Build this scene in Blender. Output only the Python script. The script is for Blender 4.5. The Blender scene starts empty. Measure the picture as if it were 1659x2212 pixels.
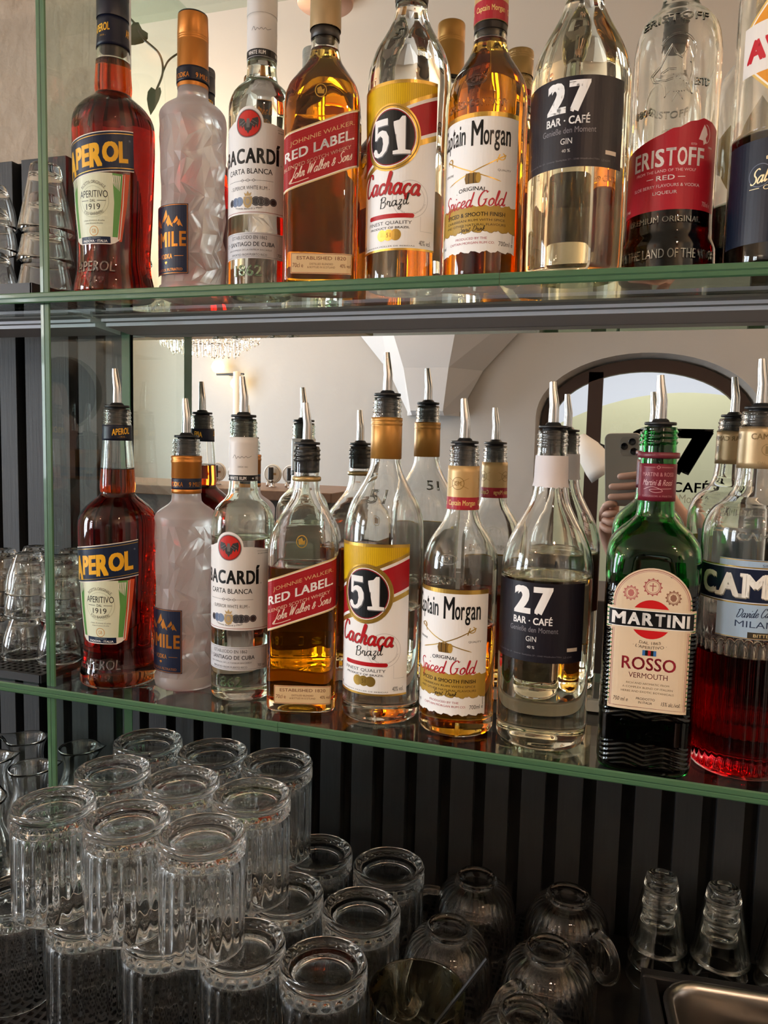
import bpy, bmesh, math, random
import numpy as np
from mathutils import Vector, Matrix
random.seed(7)
C = bpy.context.scene.collection
SC = bpy.context.scene
# ------------------------------------------------------------------ frame of reference (metres)
EYE = 1.578            # camera height above the floor
ZL = 1.300             # top of the lower glass shelf
ZU = 1.7232            # top of the upper glass shelf
ZT = 2.141             # underside of the third shelf
ZC = EYE - 0.546       # back counter top
TH = 0.0108            # shelf glass thickness
YF = 0.670             # front edge of the shelves
YM = 0.814             # mirror plane
# ------------------------------------------------------------------ camera
cam = bpy.data.cameras.new('camera'); cam_o = bpy.data.objects.new('camera', cam); C.objects.link(cam_o)
yaw, pit, rol = (math.radians(v) for v in (17.543, 5.309, 1.388))
fw = Vector((-math.sin(yaw)*math.cos(pit), math.cos(yaw)*math.cos(pit), -math.sin(pit)))
r0 = Vector((math.cos(yaw), math.sin(yaw), 0)); u0 = r0.cross(fw)
rt = math.cos(rol)*r0 + math.sin(rol)*u0; up = -math.sin(rol)*r0 + math.cos(rol)*u0
CAMROT = Matrix((rt, up, -fw)).transposed().to_4x4()
cam_o.matrix_world = Matrix.Translation((0, 0, EYE)) @ CAMROT
cam.sensor_fit = 'HORIZONTAL'; cam.sensor_width = 36.0; cam.lens = 36.0*1659.65/1659
cam.clip_start = 0.02; cam.clip_end = 60
SC.camera = cam_o
# ------------------------------------------------------------------ colour management, sampling
SC.view_settings.view_transform = 'Standard'; SC.view_settings.look = 'None'
SC.view_settings.gamma = 1.0; SC.view_settings.use_curve_mapping = False
SC.view_settings.exposure = -0.04
cy = SC.cycles
cy.max_bounces = 32; cy.transmission_bounces = 30; cy.transparent_max_bounces = 40
cy.glossy_bounces = 14; cy.diffuse_bounces = 4
cy.caustics_reflective = True; cy.caustics_refractive = True; cy.blur_glossy = 0.6
cy.sample_clamp_indirect = 6.0; cy.use_denoising = True; cy.adaptive_threshold = 0.015
# ------------------------------------------------------------------ world: overcast sky seen through the street door
W = bpy.data.worlds.new('sky'); SC.world = W; W.use_nodes = True
W.node_tree.nodes['Background'].inputs[0].default_value = (0.80, 0.86, 1.0, 1); W.node_tree.nodes['Background'].inputs[1].default_value = 0.9
# ------------------------------------------------------------------ lights of the room, with some unseen fill lamps added
def area(name, loc, rot, sx, sy, watt, col):
    l = bpy.data.lights.new(name, 'AREA'); l.shape = 'RECTANGLE'; l.size = sx; l.size_y = sy; l.energy = watt; l.color = col
    o = bpy.data.objects.new(name, l); C.objects.link(o); o.location = loc; o.rotation_euler = rot; return o
def bulb(name, loc, rad, watt, col):
    l = bpy.data.lights.new(name, 'POINT'); l.shadow_soft_size = rad; l.energy = watt; l.color = col
    o = bpy.data.objects.new(name, l); C.objects.link(o); o.location = loc; return o
DAY = (0.80, 0.90, 1.0); WARM = (1.0, 0.66, 0.34); SOFT = (1.0, 0.77, 0.55)
area('window_daylight', (-4.13, -0.75, 1.85), (0, -math.pi/2, 0), 1.7, 1.0, 112, DAY)
area('window_daylight', (-4.13, -2.75, 1.85), (0, -math.pi/2, 0), 1.7, 1.0, 112, DAY)
area('passage_daylight', (0.1, -6.0, 3.25), (0, 0, 0), 2.6, 1.8, 125, (0.95, 0.97, 1.0))
for cx_, cy_ in ((-1.22, -1.31), (0.9, -1.5), (.55, -0.55)):  # last two bulbs are out of view, added for light balance
    bulb('pendant_bulb', (cx_, cy_, 2.62), 0.05, 22, SOFT)
for x_, s_ in ((-4.02, -1), (2.02, 1)):
    for y_ in (-.2, -2.9): area('fill_uplight', (x_, y_, 2.23), (math.pi, s_*.35, 0), .22, .10, 31, (1.0, .70, .43))  # unseen warm fill, added to brighten the ceiling
for k in range(10):
    a = k*math.tau/10
    bulb('chandelier_bulb', (-2.37+0.26*math.cos(a), -2.37+0.26*math.sin(a), 2.36+0.05*(k % 2)), 0.014, 3.2, WARM)
# ------------------------------------------------------------------ helpers
def lin(h):
    h = h.lstrip('#'); h = h if len(h) == 6 else ''.join(c*2 for c in h); v = [int(h[i:i+2], 16)/255 for i in (0, 2, 4)]
    return tuple(x/12.92 if x <= .04045 else ((x+.055)/1.055)**2.4 for x in v)
MATS = {}
def mat(name, col=None, rough=.5, metal=0.0, trans=0.0, ior=1.5, emit=None, es=1.0, coat=0.0, bump=None, spec=.5):
    if name in MATS: return MATS[name]
    m = bpy.data.materials.new(name); m.use_nodes = True; nt = m.node_tree; p = nt.nodes['Principled BSDF']
    c = lin(col) if isinstance(col, str) else col
    p.inputs['Base Color'].default_value = (*c, 1); p.inputs['Roughness'].default_value = rough; p.inputs['Metallic'].default_value = metal
    p.inputs['Transmission Weight'].default_value = trans; p.inputs['IOR'].default_value = ior
    p.inputs['Specular IOR Level'].default_value = spec; p.inputs['Coat Weight'].default_value = coat
    if emit: p.inputs['Emission Color'].default_value = (*emit, 1); p.inputs['Emission Strength'].default_value = es
    if bump:
        sc, st, dist = bump[:3]
        tc = nt.nodes.new('ShaderNodeTexCoord'); mp = nt.nodes.new('ShaderNodeMapping'); nz = nt.nodes.new('ShaderNodeTexNoise'); b = nt.nodes.new('ShaderNodeBump')
        mp.inputs['Scale'].default_value = bump[3] if len(bump) > 3 else (1, 1, 1)
        nz.inputs['Scale'].default_value = sc; nz.inputs['Detail'].default_value = 6
        b.inputs['Strength'].default_value = st; b.inputs['Distance'].default_value = dist
        nt.links.new(tc.outputs['Object'], mp.inputs[0]); nt.links.new(mp.outputs[0], nz.inputs['Vector']); nt.links.new(nz.outputs[0], b.inputs['Height']); nt.links.new(b.outputs[0], p.inputs['Normal'])
        if len(bump) > 4:
            mx = nt.nodes.new('ShaderNodeMix'); mx.data_type = 'RGBA'
            mx.inputs[6].default_value = (*c, 1); mx.inputs[7].default_value = (*bump[4], 1)
            nt.links.new(nz.outputs[0], mx.inputs[0]); nt.links.new(mx.outputs[2], p.inputs['Base Color'])
    MATS[name] = m; return m
def ink(h, rough=.38, metal=0.0): return mat('ink_%s_%d' % (h.strip('#'), metal*10), h, rough, metal, spec=.28)
GOLD = lambda: ink('#c9a24f', .3, .8)
def glass(name, col=(1, 1, 1), rough=0.0, ior=1.5):
    if name in MATS: return MATS[name]
    m = bpy.data.materials.new(name); m.use_nodes = True; nt = m.node_tree; nt.nodes.remove(nt.nodes['Principled BSDF'])
    g = nt.nodes.new('ShaderNodeBsdfGlass'); g.inputs['Color'].default_value = (*col, 1); g.inputs['Roughness'].default_value = rough; g.inputs['IOR'].default_value = ior
    nt.links.new(g.outputs[0], nt.nodes['Material Output'].inputs['Surface']); MATS[name] = m; return m
def liquid(name, sig, ior=1.35):
    m = bpy.data.materials.new(name); m.use_nodes = True; nt = m.node_tree; nt.nodes.remove(nt.nodes['Principled BSDF']); MATS[name] = m
    t = nt.nodes.new('ShaderNodeBsdfTransparent'); nt.links.new(t.outputs[0], nt.nodes['Material Output'].inputs['Surface'])   # wets the glass: no surface of its own, only depth of colour
    D = max(sig); v = nt.nodes.new('ShaderNodeVolumeAbsorption'); v.inputs['Color'].default_value = (*(1-s/D for s in sig), 1); v.inputs['Density'].default_value = D
    nt.links.new(v.outputs[0], nt.nodes['Material Output'].inputs['Volume']); return m
def sheet_glass(name, tint, ior=1.5):
    """flat pane: lets light straight through, reflects by its Fresnel share"""
    m = bpy.data.materials.new(name); m.use_nodes = True; nt = m.node_tree; nt.nodes.remove(nt.nodes['Principled BSDF'])
    t = nt.nodes.new('ShaderNodeBsdfTransparent'); t.inputs[0].default_value = (*tint, 1)
    g = nt.nodes.new('ShaderNodeBsdfGlossy'); g.inputs['Roughness'].default_value = 0.0; g.inputs[0].default_value = (1, 1, 1, 1)
    f = nt.nodes.new('ShaderNodeFresnel'); x = nt.nodes.new('ShaderNodeMixShader')
    ge = nt.nodes.new('ShaderNodeNewGeometry'); mm = nt.nodes.new('ShaderNodeMath'); mm.operation = 'MULTIPLY_ADD'; mm.inputs[1].default_value = 1/ior-ior; mm.inputs[2].default_value = ior
    nt.links.new(ge.outputs['Backfacing'], mm.inputs[0]); nt.links.new(mm.outputs[0], f.inputs[0])      # a parallel pane never traps light: same reflectance at both faces
    nt.links.new(f.outputs[0], x.inputs[0]); nt.links.new(t.outputs[0], x.inputs[1]); nt.links.new(g.outputs[0], x.inputs[2])
    nt.links.new(x.outputs[0], nt.nodes['Material Output'].inputs['Surface']); MATS[name] = m; return m

def mesh(name, bm, mats, smooth=False):
    me = bpy.data.meshes.new(name); bm.normal_update(); bm.to_mesh(me); bm.free()
    for m in (mats if isinstance(mats, (list, tuple)) else [mats]): me.materials.append(m)
    if smooth: me.polygons.foreach_set('use_smooth', [True]*len(me.polygons))
    return me
def link(name, me, parent=None, loc=(0, 0, 0), rz=0.0):
    o = bpy.data.objects.new(name, me); C.objects.link(o); o.location = loc; o.rotation_euler = (0, 0, rz)
    if parent: o.parent = parent
    return o
def root(name, label, cat, loc, rz=0.0, group=None):
    o = bpy.data.objects.new(name, None); C.objects.link(o); o.location = loc; o.rotation_euler = (0, 0, rz); o.empty_display_size = .02
    return tag(o, label, cat, group)
def tag(o, label, cat, group=None):
    o['label'] = label; o['category'] = cat; o['kind'] = 'thing'
    if group: o['group'] = group
    return o
def struct(name, bm, m, smooth=False, loc=(0, 0, 0), label=None, parent=None):
    o = link(name, mesh(name, bm, m, smooth), parent, loc)
    if parent is None: o['kind'] = 'structure'
    if label: o['label'] = label
    return o
def copy_tree(o, parent=None):
    c = o.copy(); C.objects.link(c)
    if parent: c.parent = parent
    for ch in [k for k in o.children]: copy_tree(ch, c)
    return c
def box(bm, x0, x1, y0, y1, z0, z1, mi=0, bev=0.0):
    v = [bm.verts.new(p) for p in ((x0,y0,z0),(x1,y0,z0),(x1,y1,z0),(x0,y1,z0),(x0,y0,z1),(x1,y0,z1),(x1,y1,z1),(x0,y1,z1))]
    fs = [bm.faces.new([v[i] for i in q]) for q in ((0,3,2,1),(4,5,6,7),(0,1,5,4),(1,2,6,5),(2,3,7,6),(3,0,4,7))]
    for f in fs: f.material_index = mi
    if bev:
        es = {e for f in fs for e in f.edges}
        r = bmesh.ops.bevel(bm, geom=list(es), offset=bev, segments=2, profile=.5, affect='EDGES', clamp_overlap=True)
        for f in r['faces']: f.material_index = mi
    return bm
def BOX(*a, **k): return box(bmesh.new(), *a, **k)
def lathe(prof, N=64, mod=None, bm=None, cap0=True, cap1=True, mi=0, off=(0, 0, 0), closed=False):
    """prof: (r, z) list; r = 0 makes a pole; mod(theta, z, r) adds to r"""
    bm = bm or bmesh.new(); rings = []
    for r, z in prof:
        if r <= 1e-7: rings.append([bm.verts.new((off[0], off[1], off[2]+z))]); continue
        ring = []
        for i in range(N):
            t = math.tau*i/N; q = r + (mod(t, z, r) if mod else 0)
            ring.append(bm.verts.new((off[0]+q*math.sin(t), off[1]-q*math.cos(t), off[2]+z)))
        rings.append(ring)
    pairs = list(zip(rings, rings[1:]))
    if closed: pairs.append((rings[-1], rings[0]))
    for a, b in pairs:
        for i in range(N):
            j = (i+1) % N
            if len(a) == 1 and len(b) == 1: break
            q = (a[0], b[j], b[i]) if len(a) == 1 else (a[i], a[j], b[0]) if len(b) == 1 else (a[i], a[j], b[j], b[i])
            bm.faces.new(q).material_index = mi
    if not closed:
        if cap0 and len(rings[0]) > 1: bm.faces.new(rings[0][::-1]).material_index = mi
        if cap1 and len(rings[-1]) > 1: bm.faces.new(rings[-1]).material_index = mi
    return bm
def tube(bm, pts, rad, n=10, mi=0, caps=True):
    pts = [Vector(p) for p in pts]; rs = rad if isinstance(rad, (list, tuple)) else [rad]*len(pts); rings = []; prev = None
    for i, p in enumerate(pts):
        d = (pts[min(i+1, len(pts)-1)] - pts[max(i-1, 0)]).normalized()
        if prev is None: a = d.orthogonal().normalized()
        else: a = (prev - d*prev.dot(d)).normalized()
        prev = a; b = d.cross(a)
        rings.append([bm.verts.new(p + rs[i]*(math.cos(math.tau*k/n)*a + math.sin(math.tau*k/n)*b)) for k in range(n)])
    for a, b in zip(rings, rings[1:]):
        for k in range(n): bm.faces.new((a[k], a[(k+1) % n], b[(k+1) % n], b[k])).material_index = mi
    if caps:
        bm.faces.new(rings[0][::-1]).material_index = mi; bm.faces.new(rings[-1]).material_index = mi
    return bm
def sphere(bm, c, r, seg=16, rings=10, mi=0, sc=(1, 1, 1)):
    m = Matrix.Translation(c) @ Matrix.Diagonal((*sc, 1))
    g = bmesh.ops.create_uvsphere(bm, u_segments=seg, v_segments=rings, radius=r, matrix=m)
    for f in {f for v in g['verts'] for f in v.link_faces}: f.material_index = mi
    return bm
def spline(pts, n=6):
    P = [np.array(p, float) for p in pts]; P = [2*P[0]-P[1]] + P + [2*P[-1]-P[-2]]; out = []
    for i in range(1, len(P)-2):
        for k in range(n):
            t = k/n; a, b, c, d = P[i-1:i+3]
            out.append(.5*(2*b + (c-a)*t + (2*a-5*b+4*c-d)*t*t + (3*b-a-3*c+d)*t**3))
    out.append(P[-2]); return [tuple(v) for v in out]
def pchip(x, y, xs):
    x = np.array(x, float); y = np.array(y, float); h = np.diff(x); dl = np.diff(y)/h; d = np.zeros(len(x))
    for i in range(1, len(x)-1):
        if dl[i-1]*dl[i] > 0:
            w1 = 2*h[i]+h[i-1]; w2 = h[i]+2*h[i-1]; d[i] = (w1+w2)/(w1/dl[i-1]+w2/dl[i])
    d[0] = dl[0]; d[-1] = dl[-1]
    i = np.clip(np.searchsorted(x, xs)-1, 0, len(x)-2); t = (xs-x[i])/h[i]
    return y[i]*(1+2*t)*(1-t)**2 + h[i]*d[i]*t*(1-t)**2 + y[i+1]*t*t*(3-2*t) + h[i]*d[i+1]*t*t*(t-1)
# ------------------------------------------------------------------ lettering and printed labels (millimetres, wrapped on the bottle)
TXT = {}
def text_mesh(s, bold, shear):
    k = (s, bold, shear)
    if k in TXT: return TXT[k]
    c = bpy.data.curves.new('lettering', 'FONT'); c.body = s; c.size = 1; c.shear = shear; c.resolution_u = 3; c.fill_mode = 'FRONT'
    if bold: c.space_character = 1+bold*2.2
    o = bpy.data.objects.new('lettering', c); C.objects.link(o)
    dg = bpy.context.evaluated_depsgraph_get(); me = bpy.data.meshes.new_from_object(o.evaluated_get(dg))
    v = np.array([p.co[:2] for p in me.vertices]).reshape(-1, 2); f = [tuple(p.vertices) for p in me.polygons]
    bpy.data.objects.remove(o); bpy.data.meshes.remove(me); bpy.data.curves.remove(c)
    if bold:                                   # heavier strokes: the same glyph laid down again around its own outline
        b = bold*1.35; V = []; F = []
        for dx, dy in ((-b, -b*.5), (-b, b*.5), (b, -b*.5), (b, b*.5), (0, 0), (-b, 0), (b, 0)):
            n = sum(len(q) for q in V); V.append(v+np.array((dx, dy))); F += [tuple(i+n for i in q) for q in f]
        v = np.concatenate(V); f = F
    TXT[k] = (v, f); return TXT[k]
PEN = dict(a=([[(.76,.72),(.62,.95),(.42,1),(.1,.7),(.05,.25),(.28,0),(.55,.18),(.74,.55)],[(.84,1.02),(.76,.4),(.84,.02),(1.05,.25)]],1.02), c=([[(.7,.8),(.5,1),(.15,.75),(.05,.3),(.3,0),(.65,.15),(.82,.4)]],.78),
 d=([[(.72,.8),(.42,1),(.08,.65),(.05,.25),(.3,0),(.6,.3),(.85,1.2),(.98,2)],[(.98,2),(.78,.7),(.72,.15),(.9,0),(1.1,.25)]],1.05), e=([[(-.05,.25),(.1,.4),(.55,.6),(.62,.88),(.4,1),(.1,.7),(.08,.25),(.35,0),(.7,.2),(.85,.4)]],.8),
 h=([[(.05,.1),(.3,1.2),(.42,1.9),(.28,2),(.15,1.2),(.02,0)],[(.02,.05),(.2,.7),(.5,1),(.65,.8),(.55,.3),(.65,0),(.9,.25)]],.88), i=([[(.15,.95),(.05,.3),(.2,0),(.45,.28)],[(.24,1.42),(.30,1.56)]],.42),
 k=([[(.05,.1),(.3,1.2),(.42,1.9),(.28,2),(.15,1.2),(.02,0)],[(.08,.35),(.5,1),(.55,.75),(.2,.5),(.45,.1),(.8,.2)]],.8), l=([[(-.02,.2),(.3,1.3),(.4,1.9),(.25,1.95),(.1,.9),(.1,.2),(.25,0),(.5,.28)]],.48),
 m=([[(0,.85),(.12,1),(.04,0)],[(.05,.2),(.25,.85),(.45,1),(.5,.7),(.44,0)],[(.45,.2),(.65,.85),(.88,1),(.95,.7),(.88,.2),(1.0,0),(1.22,.28)]],1.2), n=([[(0,.85),(.12,1),(.05,0)],[(.05,.2),(.25,.8),(.5,1),(.6,.75),(.52,.2),(.65,0),(.9,.28)]],.87),
 o=([[(.45,1),(.12,.75),(.05,.3),(.3,0),(.65,.25),(.75,.7),(.5,1),(.38,.88),(.88,.8)]],.85), p=([[(.08,.85),(.2,1),(.05,0),(-.1,-.95)],[(.08,.4),(.3,.9),(.55,1),(.75,.7),(.65,.2),(.4,0),(.85,.25)]],.85), r=([[(.0,.4),(.15,1.1),(.28,.95),(.55,.95),(.48,.3),(.6,0),(.8,.25)]],.76),
 s=([[(-.02,.2),(.35,.85),(.42,1.1),(.6,.45),(.48,.05),(.22,0),(.1,.15)],[(.5,.05),(.72,.25)]],.7), t=([[(.38,1.7),(.12,.4),(.2,0),(.5,.28)],[(0,1.1),(.62,1.2)]],.5), v=([[(.05,.85),(.2,.95),(.25,.1),(.35,0),(.65,.6),(.7,1),(.9,.85)]],.85), z=([[(.1,.9),(.6,.95),(.1,.1),(.4,.1),(.45,-.5),(.15,-.8),(.05,-.5),(.7,.2)]],.72),
 S=([[(.1,.3),(.5,0),(1,.25),(.95,.8),(.5,1.25),(.45,1.75),(.9,2.05),(1.25,1.8)]],1.15), G=([[(1.3,1.75),(1,2.05),(.5,1.8),(.15,1),(.3,.2),(.75,0),(1.15,.4),(1.2,.9)],[(.8,.85),(1.45,.95)]],1.5), C=([[(1.2,1.6),(1.05,2),(.6,1.95),(.2,1.2),(.15,.5),(.5,0),(1,.15),(1.25,.5)]],1.22),
 B=([[(.35,1.95),(.2,.9),(.1,0)],[(.05,1.6),(.5,2.05),(1.05,1.8),(.9,1.25),(.45,1.05),(1.05,.9),(1,.3),(.6,0),(.1,.2)]],1.2), J=([[(.5,1.9),(1.2,2),(.9,1.5),(.6,.2),(.3,-.6),(-.1,-.5),(.3,0),(1,.5)]],1.05), W=([[(.1,1.8),(.3,2),(.25,.1),(.95,1.8),(.9,.1),(1.6,1.8),(1.8,2)]],1.75),
 D=([[(.4,1.9),(.3,1),(.2,.1)],[(0,1.7),(.7,2.05),(1.4,1.5),(1.2,.5),(.6,0),(.1,.15)]],1.45), A=([[(0,.1),(.3,.2),(1,2.05),(1.05,0)],[(.3,.75),(1.2,.85)]],1.3))
PEN['ç'] = (PEN['c'][0]+[[(.40,0),(.34,-.16),(.5,-.28),(.32,-.44)]], .78); PEN['&'] = ([[(.9,.2),(.3,.9),(.5,1.4),(.75,1.1),(.2,.4),(.3,0),(.7,.1),(.95,.7)]], 1.1); PEN['M'] = ([[(0,0),(.3,1.9),(.35,2),(.6,.3),(1.1,2),(1.15,1.9),(1.2,.3),(1.3,0),(1.5,.25)]], 1.45); PEN['R'] = ([[(.35,1.95),(.2,.9),(.1,0)],[(.05,1.6),(.5,2.05),(1.05,1.8),(.9,1.25),(.35,1.05),(.8,.3),(1.1,0),(1.3,.2)]], 1.25); PEN['F'] = ([[(.4,1.9),(.25,.6),(0,0)],[(.0,1.7),(.6,2),(1.2,1.95)],[(.1,1),(.8,1.1)]], 1.0); PEN['u'] = ([[(.1,1),(.05,.3),(.25,0),(.55,.4),(.68,1),(.62,.2),(.75,0),(.95,.25)]], .92)
class Lab:
    def script(s, t, cx, cy, w, xh, pen, m, lv=3, slant=.25, rot=0.0, skew=0.0, shadow=None):
        """joined handwriting drawn with a broad pen"""
        tot = sum(PEN[c][1] if c in PEN else .5 for c in t); k = w/tot; x = -w/2; R = math.radians(rot)
        for c in t:
            if c not in PEN: x += .5*k; continue
            for st in PEN[c][0]:
                P = np.array(spline([(a, b) for a, b in st], 5)); q = np.stack([x+(.05+P[:,0]*.88)*k+slant*P[:,1]*xh, P[:,1]*xh-xh*.5], 1); q[:,1] += skew*q[:,0]
                q = np.stack([cx+math.cos(R)*q[:,0]-math.sin(R)*q[:,1], cy+math.sin(R)*q[:,0]+math.cos(R)*q[:,1]], 1)
                T = np.gradient(q, axis=0); n = np.hypot(T[:,0], T[:,1])+1e-9; ws = pen*(.42+.58*np.abs(T[:,1])/n); ws[0] *= .6; ws[-1] *= .5
                if shadow: s.stroke(q+np.array((.5, -.4)), ws, shadow, lv-.5)
                s.stroke(q, ws, m, lv)
            x += PEN[c][1]*k
        return s
    def __init__(s): s.items = []; s.mats = []
    def mi(s, m):
        if isinstance(m, str): m = ink(m)
        if m not in s.mats: s.mats.append(m)
        return s.mats.index(m)
    def add(s, v, f, m, lv): s.items.append((np.array(v, float).reshape(-1, 2), f, s.mi(m), lv)); return s
    def poly(s, pts, m, lv=0): return s.add(pts, [tuple(range(len(pts)))], m, lv)
    def rect(s, x0, y0, x1, y1, m, lv=0): return s.poly([(x0,y0),(x1,y0),(x1,y1),(x0,y1)], m, lv)
    def ell(s, cx, cy, rx, ry, m, lv=1, n=40):
        return s.poly([(cx+rx*math.cos(math.tau*i/n), cy+ry*math.sin(math.tau*i/n)) for i in range(n)], m, lv)
    def ring(s, cx, cy, rx, ry, w, m, lv=1, n=40, a0=0, a1=360):
        A = np.radians(np.linspace(a0, a1, n+1)); v = []; f = []
        for t in A: v += [(cx+rx*math.cos(t), cy+ry*math.sin(t)), (cx+(rx-w)*math.cos(t), cy+(ry-w)*math.sin(t))]
        for i in range(n): f.append((2*i+1, 2*i, 2*i+2, 2*i+3))
        return s.add(v, f, m, lv)
    def stroke(s, pts, w, m, lv=2):
        P = np.array(pts, float); n = len(P); ws = np.array(w if hasattr(w, '__len__') else [w]*n)/2; v = []
        T = np.gradient(P, axis=0); T /= np.maximum(np.linalg.norm(T, axis=1)[:, None], 1e-9); N = np.stack([-T[:,1], T[:,0]], 1)
        for i in range(n): v += [P[i]+N[i]*ws[i], P[i]-N[i]*ws[i]]
        return s.add(v, [(2*i, 2*i+1, 2*i+3, 2*i+2) for i in range(n-1)], m, lv)
    def text(s, t, cx, cy, w, h, m, lv=2, bold=0.0, shear=0.0, rot=0.0, arc=0.0, grow=0.0, skew=0.0):
        v, f = text_mesh(t, bold, shear); lo, hi = v.min(0), v.max(0); q = (v-(lo+hi)/2)/(hi-lo)
        x = q[:,0]*w; y = q[:,1]*h*(1+grow*q[:,0])
        if arc:
            a = x/arc; y, x = (arc+y)*np.cos(a)-arc, (arc+y)*np.sin(a)
        y = y + skew*x
        c, k = math.cos(math.radians(rot)), math.sin(math.radians(rot))
        return s.add(np.stack([cx+c*x-k*y, cy+k*x+c*y], 1), f, m, lv)
    def build(s, name, fmap, parent=None, dx=3.0, dy=6.0, step=.045, base=.08, mm=True):
        V = []; F = []; MI = []
        for lv in sorted({i[3] for i in s.items}):
            bm = bmesh.new()
            for v, f, m, l in s.items:
                if l != lv: continue
                bv = [bm.verts.new((p[0], p[1], 0)) for p in v]
                for q in f:
                    try: bm.faces.new([bv[i] for i in q]).material_index = m
                    except ValueError: pass
            xs = [v.co.x for v in bm.verts]; ys = [v.co.y for v in bm.verts]
            big = [f for f in bm.faces if len(f.verts) > 4]
            if big: bmesh.ops.triangulate(bm, faces=big)
            for ax, lo, hi, d in ((0, min(xs), max(xs), dx), (1, min(ys), max(ys), dy)):
                if not d: continue
                k = math.floor(lo/d)+1
                while k*d < hi:
                    co = [0, 0, 0]; no = [0, 0, 0]; co[ax] = k*d; no[ax] = 1
                    bmesh.ops.bisect_plane(bm, geom=bm.verts[:]+bm.edges[:]+bm.faces[:], plane_co=co, plane_no=no, dist=1e-5); k += 1
            bmesh.ops.triangulate(bm, faces=[f for f in bm.faces if len(f.verts) > 4])
            o = len(V); bm.verts.index_update()
            for v in bm.verts: V.append(fmap(v.co.x, v.co.y, base+lv*step))
            for f in bm.faces:
                q = [v.index for v in f.verts]
                if f.normal.z < 0: q = q[::-1]
                F.append([o+i for i in q]); MI.append(f.material_index)
            bm.free()
        me = bpy.data.meshes.new(name); me.from_pydata([tuple(c*.001 for c in p) for p in V], [], F)
        for m in s.mats: me.materials.append(m)
        me.polygons.foreach_set('material_index', MI); me.update()
        return link(name, me, parent) if parent is not None else me
class Shape:
    """bottle outside: (z, half width, squareness) in mm"""
    def __init__(s, prof):
        P = [p if len(p) == 3 else (*p, 2.0) for p in prof]
        s.z = np.array([p[0] for p in P], float); s.a = np.array([p[1] for p in P], float); s.n = np.array([p[2] for p in P], float); s.cache = {}; s.top = s.z[-1]
    def A(s, z): return pchip(s.z, s.a, np.clip(np.array(z, float), s.z[0], s.top))
    def Nn(s, z): return np.interp(z, s.z, s.n)
    def rho(s, th, z, da=0.0):
        n = float(s.Nn(z)); a = float(s.A(z))+da
        return a/(np.abs(np.sin(th))**n + np.abs(np.cos(th))**n)**(1/n)
    def table(s, z):
        k = round(float(z), 1)
        if k not in s.cache:
            th = np.linspace(-math.pi, math.pi, 721); r = s.rho(th, k); x = r*np.sin(th); y = -r*np.cos(th)
            L = np.r_[0, np.cumsum(np.hypot(np.diff(x), np.diff(y)))]; L -= L[360]; s.cache[k] = (L, th, r)
        return s.cache[k]
    def wrap(s, u, v, off):
        L, th, r = s.table(v); t = float(np.interp(u, L, th)); q = float(np.interp(u, L, r)) + off
        return (q*math.sin(t), -q*math.cos(t), v)
    def shell(s, zs, da, N=80, mod=None):
        R = []
        for z in zs:
            th = np.arange(N)*math.tau/N; r = s.rho(th, z, da)
            if mod: r = r + np.array([mod(t, z) for t in th])
            R.append([(q*math.sin(t)*.001, -q*math.cos(t)*.001, z*.001) for q, t in zip(r, th)])
        return R
def bridge(bm, rings, N, smooth=True):
    out = []
    for ring in rings: out.append([bm.verts.new(p) for p in ring] if len(ring) > 1 else [bm.verts.new(ring[0])])
    for a, b in zip(out, out[1:]):
        for i in range(N):
            j = (i+1) % N
            if len(a) == 1: bm.faces.new((a[0], b[j], b[i]))
            elif len(b) == 1: bm.faces.new((a[i], a[j], b[0]))
            else: bm.faces.new((a[i], a[j], b[j], b[i]))
    return bm
def rescale(ring, k, dz): return [(x*k, y*k, z+dz) for x, y, z in ring]
def bottle_glass(sh, wall=2.2, floor=6.0, N=80, threads=None, mod=None, punt=4.0, level=None, fine=()):
    """one closed skin: heel, outside, lip, inside, inner floor"""
    zs = sorted(set(np.round(np.concatenate([sh.z, np.linspace(0, sh.top, 70)]), 2)))
    def m2(t, z):
        d = 0.0
        if threads:
            for zt in threads: d += 1.1*math.exp(-((z-zt+(t/math.tau-.5)*1.2)/1.1)**2)
        return d + (mod(t, z) if mod else 0)
    if threads: zs = sorted(set(zs) | set(np.round(np.arange(min(threads)-3, max(threads)+3, .8), 2)))
    for a, b in fine: zs = sorted(set(zs) | set(np.round(np.arange(a, b, .75), 2)))
    zs = [z for z in zs if z <= sh.top]
    out = sh.shell(zs, 0, N, m2)
    r0 = out[0]; rings = [[(0, 0, punt*.001)], rescale(r0, .55, punt*.7*.001), rescale(r0, .85, punt*.2*.001)] + out
    zi = [z for z in np.linspace(level if level else floor+2, sh.top, 60)]
    ins = sh.shell(zi[::-1], -wall, N)
    rings += [rescale(out[-1], .93, .0004)] + ins
    b = ins[-1]
    if level: rings += [rescale(b, .96, -.0005), rescale(b, .88, -.0008), rescale(b, .4, -.0008), [(0, 0, level*.001-.0008)]]
    else: rings += [rescale(b, .93, -.0012), rescale(b, .8, -.0018), rescale(b, .4, -.0008+punt*.0005), [(0, 0, (floor+punt*.7)*.001)]]
    bm = bmesh.new(); bridge(bm, rings, N); bmesh.ops.recalc_face_normals(bm, faces=bm.faces[:]); return bm
def bottle_liquid(sh, level, wall=2.2, floor=6.0, N=80, punt=4.0):
    level -= 1.1; zs = list(np.linspace(floor+2, level, 46)); ins = sh.shell(zs, -wall, N); b = ins[0]
    rings = [[(0, 0, (floor+punt*.7-.3)*.001)], rescale(b, .4, -.0011+punt*.0005), rescale(b, .8, -.0021), rescale(b, .94, -.0014)] + ins + [rescale(ins[-1], .9, 0), [(0, 0, level*.001)]]
    bm = bmesh.new(); bridge(bm, rings, N); bmesh.ops.recalc_face_normals(bm, faces=bm.faces[:]); return bm
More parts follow.
